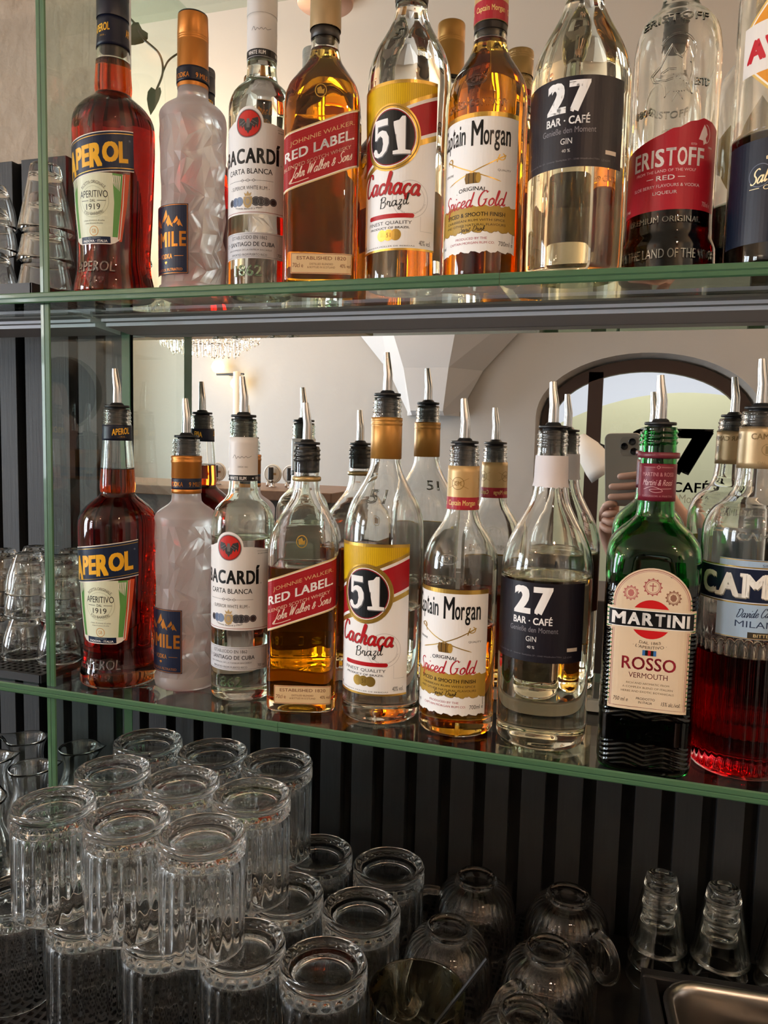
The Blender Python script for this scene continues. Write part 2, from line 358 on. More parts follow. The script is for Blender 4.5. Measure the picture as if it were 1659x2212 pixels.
def relief(lab, name, sh, mat_, parent, hi=1.25, lo=-.4):
    """raised glass lettering"""
    bm = bmesh.new()
    for v, f, m, lv in lab.items:
        t = [bm.verts.new(tuple(c*.001 for c in sh.wrap(p[0], p[1], hi))) for p in v]; b = [bm.verts.new(tuple(c*.001 for c in sh.wrap(p[0], p[1], lo))) for p in v]
        cnt = {}
        for q in f:
            for i in range(len(q)):
                e = (q[i], q[(i+1) % len(q)]); cnt[tuple(sorted(e))] = cnt.get(tuple(sorted(e)), 0)+1
        for q in f:
            try: bm.faces.new([t[i] for i in q]); bm.faces.new([b[i] for i in q][::-1])
            except ValueError: continue
            for i in range(len(q)):
                e = (q[i], q[(i+1) % len(q)])
                if cnt[tuple(sorted(e))] == 1:
                    try: bm.faces.new((t[e[1]], t[e[0]], b[e[0]], b[e[1]]))
                    except ValueError: pass
    bmesh.ops.recalc_face_normals(bm, faces=bm.faces[:])
    return link(name, mesh(name, bm, mat_), parent)
# ------------------------------------------------------------------ the room (behind the camera it is seen in the mirror)
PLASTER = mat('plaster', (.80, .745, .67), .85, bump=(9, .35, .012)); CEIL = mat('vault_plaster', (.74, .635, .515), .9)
FLOORM = mat('floor_boards', (.06, .036, .023), .45, bump=(3, .2, .003, (1, 12, 1), (.06, .035, .022)))
SLAT = mat('charcoal_oak_slats', (.0165, .0180, .0205), .6, bump=(60, .5, .0006, (6, 6, .25), (.010, .0108, .0122))); FELT = mat('black_felt', (.004, .004, .004), .95)
DKWOOD = mat('dark_brown_frame', (.030, .013, .008), .45); OAK = mat('oak_plank', (.20, .105, .055), .45, bump=(4, .3, .002, (14, 1, 14), (.11, .055, .03)))
XL, XR, YB, ZCE = -4.2, 2.2, -3.972, 3.3
struct('floor', BOX(XL, XR, -9.0, .95, -.05, 0), FLOORM)
struct('wall_left', BOX(XL-.1, XL, YB, .95, 0, 3.6), PLASTER); struct('wall_right', BOX(XR, XR+.1, YB, .95, 0, 3.6), PLASTER)
struct('wall_front', BOX(XL, XR, .900, 1.0, 0, 3.6), mat('tan_plaster', (.42, .335, .255), .9, bump=(26, .55, .012)))
def slats():
    bm = bmesh.new(); box(bm, -2.0, 2.0, .878, .899, ZC-.2, ZL+.03, 1); box(bm, -2.0, -.60, .878, .899, ZL, 1.940, 1)
    k = -42
    while k < 60:
        x = -.2648+k*.0415; k += 1
        box(bm, x, x+.0272, .862, .880, ZC-.2, ZL+.028, 0, .0006)
    k = -30
    while True:
        x = -.7037+k*.0435; k += 1
        if x > -.63: break
        box(bm, x, x+.0285, .862, .880, ZL+.029, 1.938, 0, .0006)
    return bm
struct('wall_panelling', slats(), [SLAT, FELT], label='black slatted wall panelling')
# back wall with an arched street door
AX, AW, ASP, AH = .09, .74, EYE+.20, .44        # arch centre, half width, spring height, rise
def arch(w, h, n=28, x=AX): return [(x+w*math.cos(t), ASP+h*math.sin(t)) for t in np.linspace(0, math.pi, n)]
def back_wall():
    bm = bmesh.new(); top = 2.62
    def quad(p, y=YB): bm.faces.new([bm.verts.new((a, y, b)) for a, b in p])
    quad([(XL, 0), (AX-AW, 0), (AX-AW, top), (XL, top)]); quad([(AX+AW, 0), (XR, 0), (XR, top), (AX+AW, top)])
    a = arch(AW, AH)
    for p, q in zip(a, a[1:]): quad([p, q, (q[0], top), (p[0], top)])
    for p, q in zip([(AX+AW, 0)]+a, a+[(AX-AW, 0)]): bm.faces.new([bm.verts.new(v) for v in ((p[0], YB, p[1]), (q[0], YB, q[1]), (AX+(q[0]-AX)*.955, YB-.16, q[1]-.035*(q[1] > 0.1)), (AX+(p[0]-AX)*.955, YB-.16, p[1]-.035*(p[1] > 0.1)))])
    bmesh.ops.remove_doubles(bm, verts=bm.verts[:], dist=1e-5); bmesh.ops.recalc_face_normals(bm, faces=bm.faces[:]); return bm
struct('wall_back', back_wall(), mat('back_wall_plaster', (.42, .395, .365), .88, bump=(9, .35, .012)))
def vault():
    pr = [(YB, 2.62)] + [(YB+1.5*(1-math.cos(t)), 2.62+(ZCE-2.62)*math.sin(t)) for t in np.linspace(.08, math.pi/2, 16)] + [(.95, ZCE)]
    bm = bmesh.new(); r = [[bm.verts.new((x, y, z)) for x in (XL, XR)] for y, z in pr]
    for a, b in zip(r, r[1:]): bm.faces.new((a[0], a[1], b[1], b[0]))
    return bm
struct('ceiling', vault(), CEIL, True)
def corbel():
    bm = bmesh.new(); z0, z1 = EYE+.22, 2.9; a = [(-1.60, .02), (-1.52, .22), (-1.28, .22), (-1.20, .02)]; b = [(-2.45, .02), (-1.75, .62), (-1.02, .62), (-.30, .02)]
    lo = [bm.verts.new((x, YB+d, z0)) for x, d in a]; hi = [bm.verts.new((x, YB+d, z1)) for x, d in b]; mid = [bm.verts.new((x+(X-x)*.18, YB+d+(D-d)*.16, z0+.30)) for (x, d), (X, D) in zip(a, b)]
    for p, q in ((lo, mid), (mid, hi)):
        for i in range(3): bm.faces.new((p[i], p[i+1], q[i+1], q[i]))
    bm.faces.new(lo); lo2 = [bm.verts.new((x*1.0, YB+d*.8, z0-.03)) for x, d in a]
    for i in range(3): bm.faces.new((lo2[i], lo2[i+1], lo[i+1], lo[i]))
    bm.faces.new(lo2); bmesh.ops.recalc_face_normals(bm, faces=bm.faces[:]); return bm
struct('trim_1', corbel(), mat('white_vault_plaster', (.56, .555, .56), .9), label='white faceted vault springing on the back wall')
# street door: frame, panes, lettering
def door_frame():
    bm = bmesh.new(); y0, y1 = YB-.15, YB-.08; wo, wi = AW*.955, AW*.955-.085
    def ribbon(po, pi):
        for (p, q), (r, s) in zip(zip(po, po[1:]), zip(pi, pi[1:])):
            f = [bm.verts.new((v[0], y1, v[1])) for v in (p, q, s, r)]; b = [bm.verts.new((v[0], y0, v[1])) for v in (p, q, s, r)]
            bm.faces.new(f); bm.faces.new(b[::-1])
            for i in range(4): bm.faces.new((f[i], b[i], b[(i+1) % 4], f[(i+1) % 4]))
    h = AH-.035
    po = [(AX+wo, 0)]+[(x, z-.035) for x, z in arch(wo, AH)]+[(AX-wo, 0)]; pi = [(AX+wi, 0)]+[(x, z-.035) for x, z in arch(wi, AH-.085)]+[(AX-wi, 0)]; ribbon(po, pi)
    box(bm, -.30, -.20, y0, y1, 0, ASP+AH*.72); box(bm, AX-wi, AX+wi, y0, y1, 0, .30)
    return bm
dr = struct('door_1', door_frame(), DKWOOD, label='arched dark brown glazed street door')
def pane():
    bm = bmesh.new(); wi = AW*.955-.06; a = [(AX+wi, .2)]+[(x, z-.035) for x, z in arch(wi, AH-.06)]+[(AX-wi, .2)]
    bm.faces.new([bm.verts.new((x, YB-.115, z)) for x, z in a]); return bm
struct('door_pane', pane(), sheet_glass('door_glass', (.93, .95, .93)), parent=dr)
LT = Lab(); LT.text('2', 128, -29, 230, 320, '#141414', 0, bold=.03); LT.text('7', 411, -29, 267, 320, '#141414', 0, bold=.045)
LT.text('BAR · CAFÉ', 275, -264, 524, 88, '#3a3a38', 0, bold=.016); LT.text('Genieße den Moment', 280, -352, 560, 60, '#a5a48e', 0)
LT.build('door_lettering', lambda u, v, o: (u, (YB-.110)*1000, EYE*1000+v), dr, dx=0, dy=0)
# the passage outside the door
PASS = mat('passage_render', (.66, .61, .38), .9); PALE = mat('passage_vault', (.84, .83, .88), .9)
def passage():
    bm = bmesh.new(); y = -6.37; a = [(x, EYE+.53-.16*((x-.5)/.85)**2) for x in np.linspace(-2.0, 3.0, 40)]
    for (x0, z0), (x1, z1) in zip(a, a[1:]): bm.faces.new([bm.verts.new(v) for v in ((x0, y, 0), (x1, y, 0), (x1, y, max(z1, .4)), (x0, y, max(z0, .4)))])
    return bm
struct('wall_passage', passage(), PASS); struct('wall_courtyard', BOX(-4, 5, -8.6, -8.5, 0, 4.6), PALE)
# windows in the left wall
for i, yc in enumerate((-.75, -2.75)):
    bm = bmesh.new(); X0, X1 = -4.12, -4.06
    for y0, y1, z0, z1 in ((yc-.56, yc-.49, .95, 2.75), (yc+.49, yc+.56, .95, 2.75), (yc-.56, yc+.56, .93, 1.0), (yc-.56, yc+.56, 2.7, 2.77), (yc-.03, yc+.03, 1.0, 2.7), (yc-.5, yc+.5, 2.05, 2.1)): box(bm, X0, X1, y0, y1, z0, z1)
    struct('window_%d' % (i+1), bm, mat('white_window_frame', (.75, .75, .74), .5), label='white window with crossing bars in the left wall')
# ------------------------------------------------------------------ mirror, rail, shelves, dividers, counter
MIRROR = mat('mirror_silver', (.86, .87, .86), 0.0, 1.0); ALU = mat('aluminium', (.80, .81, .86), .55, .1); GREY = mat('grey_rail_cover', (.30, .265, .25), .5)
mr = root('mirror', 'large frameless mirror behind both glass shelves', 'mirror', (0, 0, 0))
link('mirror_sheet', mesh('mirror_sheet', BOX(-.5838, 1.5, YM, YM+.005, ZL+.014, 3.0), MIRROR), mr)
link('backing_board', mesh('backing_board', BOX(-.5836, 1.5, YM+.0052, .8615, ZL+.014, 3.0), mat('copper_brown_edge', (.20, .10, .07), .5)), mr)
link('bottom_rail', mesh('bottom_rail', BOX(-.583, 1.5, YM-.004, YM+.03, ZL+.0014, ZL+.0136, bev=.001), mat('white_rail', (.72, .71, .68), .35)), mr)
def rail(x0, x1):
    pr = [(.742, 0), (.742, -.0022), (.757, -.0026), (.7572, -.0058), (.7655, -.0062), (.7657, -.0100), (.798, -.0124), (.8125, -.0134), (.8125, 0)]
    bm = bmesh.new(); a = [bm.verts.new((x0, y, 1.7120+z)) for y, z in pr]; b = [bm.verts.new((x1, y, 1.7120+z)) for y, z in pr]
    for i in range(len(pr)):
        j = (i+1) % len(pr); bm.faces.new((a[i], b[i], b[j], a[j])).material_index = (2, 2, 0, 2, 0, 1, 1, 1, 1)[i]
    bm.faces.new(a); bm.faces.new(b[::-1]); bmesh.ops.recalc_face_normals(bm, faces=bm.faces[:]); return bm
RM = [ALU, GREY, mat('olive_rail_lip', (.16, .15, .125), .5)]
tag(link('rail', mesh('rail', rail(-1.6, -.6005), RM)), 'grey metal rail under the upper shelf, left of the glass divider', 'rail', 'rails under the upper shelf')
tag(link('rail', mesh('rail', rail(-.5855, 1.4), RM)), 'grey metal rail under the upper shelf, running along the mirror', 'rail', 'rails under the upper shelf')
SHEET = sheet_glass('shelf_glass', (.90, .955, .92), 1.5); EDGE = mat('green_polished_edge', (.072, .175, .088), .28, bump=(30, .25, .0008, (.4, 3, 3), (.11, .23, .12)), coat=.4); EDGED = mat('green_edge_seam', (.03, .085, .045), .4)
_t = EDGE.node_tree; _p = _t.nodes['Principled BSDF']; _tr = _t.nodes.new('ShaderNodeBsdfTranslucent'); _tr.inputs[0].default_value = (.30, .52, .36, 1); _mx = _t.nodes.new('ShaderNodeMixShader'); _mx.inputs[0].default_value = .35
_t.links.new(_p.outputs[0], _mx.inputs[1]); _t.links.new(_tr.outputs[0], _mx.inputs[2]); _t.links.new(_mx.outputs[0], _t.nodes['Material Output'].inputs['Surface'])
def edge_strip(x0, x1, y, z0, z1):
    h = z1-z0; bm = bmesh.new(); pr = [(y, z0), (y-.0011, z0+.0012), (y-.0012, z0+h*.40), (y-.0007, z0+h*.44), (y-.0008, z0+h*.50), (y-.0013, z0+h*.56), (y-.0012, z1-.0012), (y, z1)]
    a = [bm.verts.new((x0, p, q)) for p, q in pr]; b = [bm.verts.new((x1, p, q)) for p, q in pr]
    for i in range(len(pr)-1): bm.faces.new((a[i], b[i], b[i+1], a[i+1])).material_index = 1 if i in (3,) else 0
    bm.faces.new((a[-1], b[-1], b[0], a[0])); bm.faces.new(a); bm.faces.new(b[::-1]); bmesh.ops.recalc_face_normals(bm, faces=bm.faces[:]); return bm
def shelf(x0, x1, zt, label):
    o = root('glass_shelf', label, 'shelf', (0, 0, 0), 0, 'glass bar shelves')
    if ZT > zt: link('polished_edge', mesh('polished_edge', edge_strip(x0, x1, YF, zt-TH, zt), [EDGE, EDGED]), o)['label'] = 'green polished front edge'
    link('shelf_pane', mesh('shelf_pane', BOX(x0, x1, YF+.0002, YM-.0015, zt-TH, zt), SHEET), o)
    return o
shelf(-1.6, -.1134, ZU, 'upper glass shelf, longer left pane with green edge'); shelf(-.1130, 1.3, ZU, 'upper glass shelf, right pane beyond the seam')
shelf(-1.6, -.3159, ZL, 'lower glass shelf, left pane carrying upturned glasses and four bottles'); shelf(-.3155, 1.3, ZL, 'lower glass shelf, right pane beyond the seam')
shelf(-1.6, 1.3, ZT+TH, 'topmost glass shelf seen only in the mirror')
def divider(z0, z1, label):
    o = root('glass_divider', label, 'divider', (0, 0, 0), 0, 'upright glass dividers')
    x0, x1, y0 = -.5990, -.5866, .6765
    link('divider_pane', mesh('divider_pane', BOX(x0, x1, y0+.0002, .8115, z0, z1), SHEET), o)
    bm = edge_strip(z0, z1, y0, x0, x1)
    for v in bm.verts: v.co = Vector((v.co.z, v.co.y, v.co.x))
    bmesh.ops.recalc_face_normals(bm, faces=bm.faces[:])
    link('polished_edge', mesh('polished_edge', bm, [EDGE, EDGED]), o)['label'] = 'green polished front edge'
    bm = BOX(x0+.0005, x1-.0005, .8117, .8133, z0, z1); link('back_edge', mesh('back_edge', bm, EDGE), o)
divider(ZC+.001, ZL-TH-.0003, 'glass divider standing on the counter below the lower shelf'); divider(ZL+.0003, ZU-TH-.0003, 'glass divider between lower and upper shelf'); divider(ZU+.0003, ZT-.0003, 'glass divider above the upper shelf')
struct('counter', BOX(-2.0, 2.0, .30, .8615, ZC-.05, ZC, bev=.003), mat('dark_stone', (.010, .009, .008), .35), label='dark back counter'); struct('counter_base', BOX(-2.0, 2.0, .36, .86, 0, ZC-.051), mat('dark_cabinet', (.02, .018, .017), .5))
def bar_mat(x0, x1, y0, y1, z, label, h=.006, legs=0.0, name='bar_mat'):
    bm = bmesh.new(); p = .0085; nx = int((x1-x0)/p); ny = int((y1-y0)/p)
    for i in range(nx+1): box(bm, x0+i*p, x0+i*p+.0035, y0, y0+ny*p+.0035, z+h*.3, z+h)
    for j in range(ny+1): box(bm, x0, x0+nx*p+.0035, y0+j*p, y0+j*p+.0035, z+h*.35, z+h*.98)
    box(bm, x0-.002, x0+nx*p+.0055, y0-.003, y0-.0002, z+h*.1, z+h); box(bm, x0+nx*p+.0036, x0+nx*p+.0062, y0-.003, y0+ny*p+.004, z+h*.1, z+h)
    for i in range(0, nx, 5):
        for j in range(0, ny+1, 5): box(bm, x0+i*p+.0005, x0+i*p+.0034, y0+j*p+.0004, y0+j*p+.0033, z, z+h*.4)
    return tag(link(name, mesh(name, bm, mat('black_mat', (.010, .010, .011), .5))), label, 'bar mat', 'black bar mats')
ML = ZL+.010; MU = ZU+.012
bar_mat(-.86, -.6075, .680, .805, ZL+.0003, 'black grid mat under upturned shot glasses on the lower shelf', .0097); bar_mat(-.88, -.6085, .680, .805, ZU+.0003, 'black grid mat under glasses on the upper shelf', .0117); bar_mat(-.80, -.005, .46, .848, ZC+.0003, 'black grid mat under the tumblers and mugs on the counter', .0057)
MC = ZC+.006
# ------------------------------------------------------------------ furniture and lamps of the room, seen in the mirror, and added lamps out of view
tag(link('bar_counter', mesh('bar_counter', BOX(-2.95, -1.25, -1.95, -1.52, 0, 1.300), mat('bar_front', (.05, .04, .035), .5))), 'dark front bar across the room, seen in the mirror', 'bar counter')
tag(link('serving_counter', mesh('serving_counter', BOX(-3.0, 1.7, -1.42, -1.02, 0, 1.06, bev=.004), mat('bar_front', (.05, .04, .035), .5))), 'long dark serving counter behind the photographer, seen low in the mirror', 'counter')
tag(link('bar_plank', mesh('bar_plank', BOX(-3.0, -1.22, -1.99, -1.47, 1.3005, 1.345, bev=.004), OAK)), 'brown wooden plank along the top of the front bar', 'bar top')
for i, (x, col) in enumerate(((-1.908, '#d8cfc2'), (-1.805, '#e6e2da'), (-1.612, '#d9d2c4'), (-1.515, '#e8e6e2'))):
    t = root('beer_tap', ('round white badge tap first in the row on the front bar', 'round pale badge tap second in the row on the front bar', 'round cream badge tap third in the row on the front bar', 'round white badge tap last in the row on the front bar')[i], 'beer tap', (x, -1.70, 1.3452), 0, 'beer taps on the front bar')
    bm = lathe([(.018, 0), (.018, .004), (.009, .006), (.009, .030), (.011, .032), (0, .033)], 20); tube(bm, [(0, .002, .022), (0, .05, .024), (0, .058, .016), (0, .058, .004)], .006, 10); link('faucet', mesh('faucet', bm, mat('polished_steel', (.62, .61, .60), .16, 1.0), True), t)
    bm = bmesh.new(); g = lathe([(0, -.006), (.043, -.006), (.046, -.003), (.046, .003), (.043, .006), (0, .006)], 36); g.transform(Matrix.Translation((0, 0, .062)) @ Matrix.Rotation(math.pi/2, 4, 'X')); bm.free()
    link('badge', mesh('badge', g, ink(col, .4)), t)
    L = Lab(); L.ring(0, 0, 40, 40, 2, '#8b8378', 0); L.rect(-20, -5, 20, 5, ('#9a6a50', '#c0504a', '#b08a5a', '#5a7aa8')[i], 0); L.build('badge_print', lambda u, v, o: (u, 6.3, 62+v), t, dx=0, dy=0)
    bm = BOX(-.011, .011, .012, .03, .034, .095, bev=.004); link('handle', mesh('handle', bm, mat('black_handle', (.015, .015, .015), .35)), t)
def pendant(x, y, label):
    t = root('pendant_lamp', label, 'pendant lamp', (x, y, ZCE), 0, 'rose gold pendant lamps'); rg = mat('rose_gold', (.62, .36, .25), .35, .7)
    link('canopy', mesh('canopy', lathe([(0, 0), (.105, -.001), (.11, -.004), (.11, -.03), (.106, -.034), (0, -.034)], 48), rg, True), t)
    bm = bmesh.new(); tube(bm, [(0, 0, -.03), (-.01, 0, -.3), (0, 0, -.56)], .0022, 8); link('cord', mesh('cord', bm, mat('grey_cord', (.2, .18, .16), .6)), t)
    link('shade', mesh('shade', lathe([(.012, -.55), (.03, -.56), (.09, -.66), (.12, -.75), (.118, -.75), (.088, -.662), (.028, -.565), (.012, -.556)], 40, cap0=False, cap1=False), rg, True), t)
pendant(-1.22, -1.31, 'rose gold pendant lamp whose ceiling disc shows above the square whisky bottle'); pendant(.9, -1.5, 'added unseen rose gold pendant lamp near the right wall'); pendant(.55, -.55, 'added unseen rose gold pendant lamp above the photographer')  # second and third pendants are added to carry the out-of-view bulbs
t = root('chandelier', 'round crystal chandelier hanging in the room, seen in the mirror', 'chandelier', (-2.37, -2.37, .06)); rnd = random.Random(5)
bm = bmesh.new()
for r, z in ((.39, 2.24), (.30, 2.15), (.19, 2.08)): lathe([(r-.006, z), (r, z-.006), (r+.006, z), (r, z+.006)], 48, None, bm, closed=True)
tube(bm, [(0, 0, 2.10), (0, 0, ZCE-.06)], .008, 10)
for k in range(6): a = k*math.tau/6; tube(bm, [(0, 0, 2.45), (.2*math.cos(a), .2*math.sin(a), 2.38), (.39*math.cos(a), .39*math.sin(a), 2.24)], .006, 8)
link('frame', mesh('frame', bm, mat('chrome', (.7, .7, .7), .2, 1.0)), t)
bm = bmesh.new()
for r, z, n in ((.39, 2.232, 46), (.36, 2.20, 40), (.30, 2.142, 36), (.25, 2.11, 30), (.19, 2.072, 24), (.10, 2.06, 14)):
    for k in range(n):
        a = math.tau*k/n + rnd.uniform(-.03, .03); h = rnd.uniform(.07, .09); lathe([(0, -h), (.010, -h*.8), (.011, -h*.15), (.004, 0), (0, .002)], 6, None, bm, off=(r*math.cos(a), r*math.sin(a), z-.004))
d = link('crystal_drops', mesh('crystal_drops', bm, glass('crystal', (.99, .98, .96), 0, 1.6)), t); d['kind'] = 'stuff'
tag(link('pole', mesh('pole', lathe([(.09, 0), (.09, .015), (.022, .03), (.021, 1.95), (0, 1.955)], 24, off=(-2.17, -2.37, 0)), mat('white_pole', (.78, .76, .72), .4), True)), 'slim white pole standing below the chandelier, seen in the mirror', 'pole')
t = root('wall_lamp', 'black bracket wall lamp with two glowing globes on the far wall', 'wall lamp', (-3.09, YB, EYE+.50)); GLOBE = mat('glowing_globe', (1, .9, .75), .4, emit=(1.0, .70, .34), es=9)
bm = bmesh.new(); tube(bm, [(-.08, .09, -.005), (.16, .09, -.005)], .009, 10); tube(bm, [(.04, 0, -.005), (.04, .09, -.005)], .009, 10); tube(bm, [(.10, .09, -.005), (.10, .09, -.03)], .008, 10); lathe([(.05, 0), (.05, .012), (0, .012)], 24, None, bm, off=(.04, .006, -.01)); link('bracket', mesh('bracket', bm, mat('black_metal', (.01, .01, .01), .4)), t)
link('globe', mesh('globe', sphere(bmesh.new(), (-.07, .09, .055), .050, 24, 16), GLOBE, True), t); link('globe', mesh('globe', sphere(bmesh.new(), (.10, .09, -.078), .050, 24, 16), GLOBE, True), t)
t = root('floor_lamp', 'white tilted lamp shade on a thin stand beside the street door', 'floor lamp', (-.12, -2.37, 0)); g = lathe([(.02, .13), (.035, .125), (.062, .05), (.078, -.05), (.080, -.10), (.076, -.10), (.060, .045), (.03, .12)], 36, cap0=False, cap1=False)
g.transform(Matrix.Translation((-.05, 0, EYE-.06)) @ Matrix.Rotation(math.radians(-38), 4, 'Y')); link('shade', mesh('shade', g, mat('white_shade', (.82, .79, .75), .6), True), t)
bm = bmesh.new(); tube(bm, [(0, 0, .02), (.06, 0, 1.1), (.0, 0, EYE), (-.06, 0, EYE+.02)], .008, 8); lathe([(0, 0), (.13, 0), (.13, .02), (0, .025)], 32, None, bm); link('stand', mesh('stand', bm, mat('black_metal', (.01, .01, .01), .4)), t)
for x_, s_ in ((-4.02, -1), (2.02, 1)):
    for y_ in (-.2, -2.9):
        bm = BOX(x_-.09, x_+.09, y_-.16, y_+.16, 2.10, 2.215, bev=.008); tag(link('fill_uplight_box', mesh('fill_uplight_box', bm, mat('fill_box_white', (.7, .68, .64), .5))), 'added unseen white fill lamp box on the %s wall, %s' % ('left' if s_ < 0 else 'right', 'near the bar' if y_ > -1 else 'near the street door'), 'wall lamp', 'added fill lamps on the side walls')  # housings made up for the added ceiling fill
# trailing plant on the topmost shelf's front edge
LEAF = mat('green_leaf', (.045, .12, .03), .45)
t = root('trailing_plant', 'thin vine with heart-shaped leaves hanging from the topmost shelf', 'plant', (-.675, .688, ZT))
bm = bmesh.new(); tube(bm, spline([(-.02, .02, .016), (-.01, -.022, .006), (.004, -.022, -.016), (.030, -.022, -.040), (.037, -.02, -.066), (.026, -.02, -.090)]), .0016, 6); tube(bm, spline([(.037, -.02, -.066), (.046, -.02, -.052), (.062, -.02, -.044), (.076, -.02, -.040)]), .0013, 6); link('stem', mesh('stem', bm, mat('stem_green', (.06, .09, .03), .5)), t)
def leaf(p, s, rz, rx):
    bm = bmesh.new(); n = 12; L_ = [(0, 0), (.30, .10), (.46, -.10), (.42, -.42), (.22, -.78), (0, -1.05), (-.22, -.78), (-.42, -.42), (-.46, -.10), (-.30, .10)]
    f = bm.faces.new([bm.verts.new((x*s, .08*s*abs(x), y*s)) for x, y in L_]); r = bmesh.ops.extrude_face_region(bm, geom=[f])
    for v in r['geom']:
        if isinstance(v, bmesh.types.BMVert): v.co.y += .0006
    bm.transform(Matrix.Translation(p) @ Matrix.Rotation(rz, 4, 'Y') @ Matrix.Rotation(rx, 4, 'Z')); bmesh.ops.recalc_face_normals(bm, faces=bm.faces[:]); link('leaf', mesh('leaf', bm, LEAF), t)
leaf((.026, -.02, -.088), .032, .25, .3); leaf((.074, -.02, -.040), .028, -1.1, .5); leaf((.0, -.026, -.002), .028, .9, -.6)
tag(link('storage_jar', mesh('storage_jar', lathe([(0, .004), (.030, .003), (.036, .001), (.038, .006), (.039, .02), (.039, .11), (.036, .11), (.0355, .022), (.03, .012), (0, .010)], 48, off=(-.565, .735, ZT+TH), cap0=False, cap1=False), glass('clear_glass', (.985, .99, .985)), True)), 'clear glass jar on the topmost shelf, only its base seen in the mirror', 'jar')
# ------------------------------------------------------------------ bottle materials
CLEAR = glass('clear_glass', (.988, .992, .988), 0, 1.46); GREENISH = glass('pale_green_glass', (.955, .985, .955), 0, 1.46); GREEN = mat('green_bottle_glass', (.03, .38, .07), 0.0, 0, 1.0, 1.5)
BLACKPL = mat('black_rubber', (.012, .012, .013), .42); STEEL = mat('polished_steel', (.62, .61, .60), .16, 1.0)
def frosted():
    m = glass('frosted_glass', (.97, .93, .93), .24, 1.42); nt = m.node_tree; g = nt.nodes['Glass BSDF']
    t = nt.nodes.new('ShaderNodeBsdfTranslucent'); t.inputs[0].default_value = (.90, .85, .85, 1)
    d = nt.nodes.new('ShaderNodeBsdfDiffuse'); d.inputs[0].default_value = (.86, .81, .81, 1)
    a = nt.nodes.new('ShaderNodeMixShader'); a.inputs[0].default_value = .45; b = nt.nodes.new('ShaderNodeMixShader'); b.inputs[0].default_value = .52
    nt.links.new(t.outputs[0], a.inputs[1]); nt.links.new(d.outputs[0], a.inputs[2]); nt.links.new(g.outputs[0], b.inputs[1]); nt.links.new(a.outputs[0], b.inputs[2])
    nt.links.new(b.outputs[0], nt.nodes['Material Output'].inputs['Surface']); return m
FROST = frosted()
LIQ = dict(orange=liquid('orange_aperitif', (9, 85, 170)), amber=liquid('amber_whisky', (5, 24, 95)), rum=liquid('golden_rum', (5.5, 25, 95)), clear=liquid('clear_spirit', (.5, .5, 1.0)),
           gin=liquid('pale_gin', (1.0, 1.3, 3.6)), dark=liquid('dark_vermouth', (120, 190, 260)), red=liquid('red_bitter', (24, 200, 160)), berry=liquid('dark_berry_liqueur', (60, 230, 190)), black=liquid('dark_herb_liqueur', (140, 200, 240)))
S_AP = Shape([(0,38),(1.5,40.5),(5,42),(14,41.2),(32,37.8),(43,37.3),(60,38),(75,39),(110,40.6),(137,41.6),(160,42.3),(176,42.3),(184,41.6),(191,39.2),(199,33),(205,26),(209.5,20.5),(213,18.2),(217,18.9),(221,19.1),(230,18.6),(240,18),(258,16.6),(272,15.6),(288,15.2),(291,14.2),(305,14)])
S_VO = Shape([(0,31),(2,34),(6,35),(182,35.2),(188,34.6),(194,31.5),(199,25.5),(203,19.5),(207,16.3),(216,15.6),(255,15.2),(257,14.2),(274,14)])
S_RU = Shape([(0,29),(1.5,31.5),(5,33),(30,33),(183,33.2),(190,33),(196,31.5),(203,28.5),(209,23.5),(213,19),(217,16.5),(224,15.3),(232,14.8),(278,14.6),(280,13.6),(297,13.4)])
S_WH = Shape([(0,32.5,6),(2,35,6),(6,35.8,6.5),(160,35.8,6.5),(172,35.5,6),(180,34.5,5),(188,32.3,4),(196,28.5,3),(206,22.5,2.4),(216,16.5,2.1),(228,13.4),(236,13),(267,13),(270,12.6)])
S_CA = Shape([(0,35),(2,38),(6,39.2),(31,38.8),(116,39),(179,40.2),(192,39.7),(201,38.4),(210,36),(219.6,32.3),(229,26.7),(238,21.6),(247,17.4),(260,14.6),(302,14.4),(304,13.6),(320,13.4)])
S_SP = Shape([(0,32),(2,35.2),(6,36.4),(93,36.2),(159,36),(170,35),(181,31.8),(192,25.2),(203,18.4),(215,15),(226,14.6),(256,14.3),(258,13.6),(275,13.4)])
S_GI = Shape([(0,37),(2,40),(6,41.6),(84,42.3),(165,42.1),(176,40.4),(186,37.4),(197,32.6),(211,24.8),(224,18.6),(238,15.3),(268,14.2),(270,13.6),(291,13.2)])
S_VN = Shape([(0,15.2),(1.5,14.2),(19,14)])
S_MA = Shape([(0,36.5,5),(2,38.3,5),(6,38.8,5.5),(154,38.6,5.5),(162,38.4,5),(172,39,4.5),(184,39,4),(194,37.6,3.4),(204,31.5,2.8),(212,23,2.3),(219,16.4,2.1),(228,15.2),(267,15),(270,14.6),(295,14)])
S_BI = Shape([(0,37),(2,39.5),(6,40.6),(182,40.8),(200,41),(210,40.4),(219,37.8),(227,33.4),(238,22),(247,17.6),(262,16),(297,15.4),(299,14.6),(310,14.4)])
S_BE = Shape([(0,37.5),(2,40),(6,40.8),(27,40.3),(33,38.5),(37,37.2),(57,36.3),(190,36.3),(205,34.8),(215,32),(223,26.5),(230,19),(236,15.5),(245,14.5),(285,14),(300,14)])
S_HE = Shape([(0,36),(2,38.6),(6,39.5),(215,39.5),(232,36),(246,28),(258,18),(266,15),(310,14.5)])
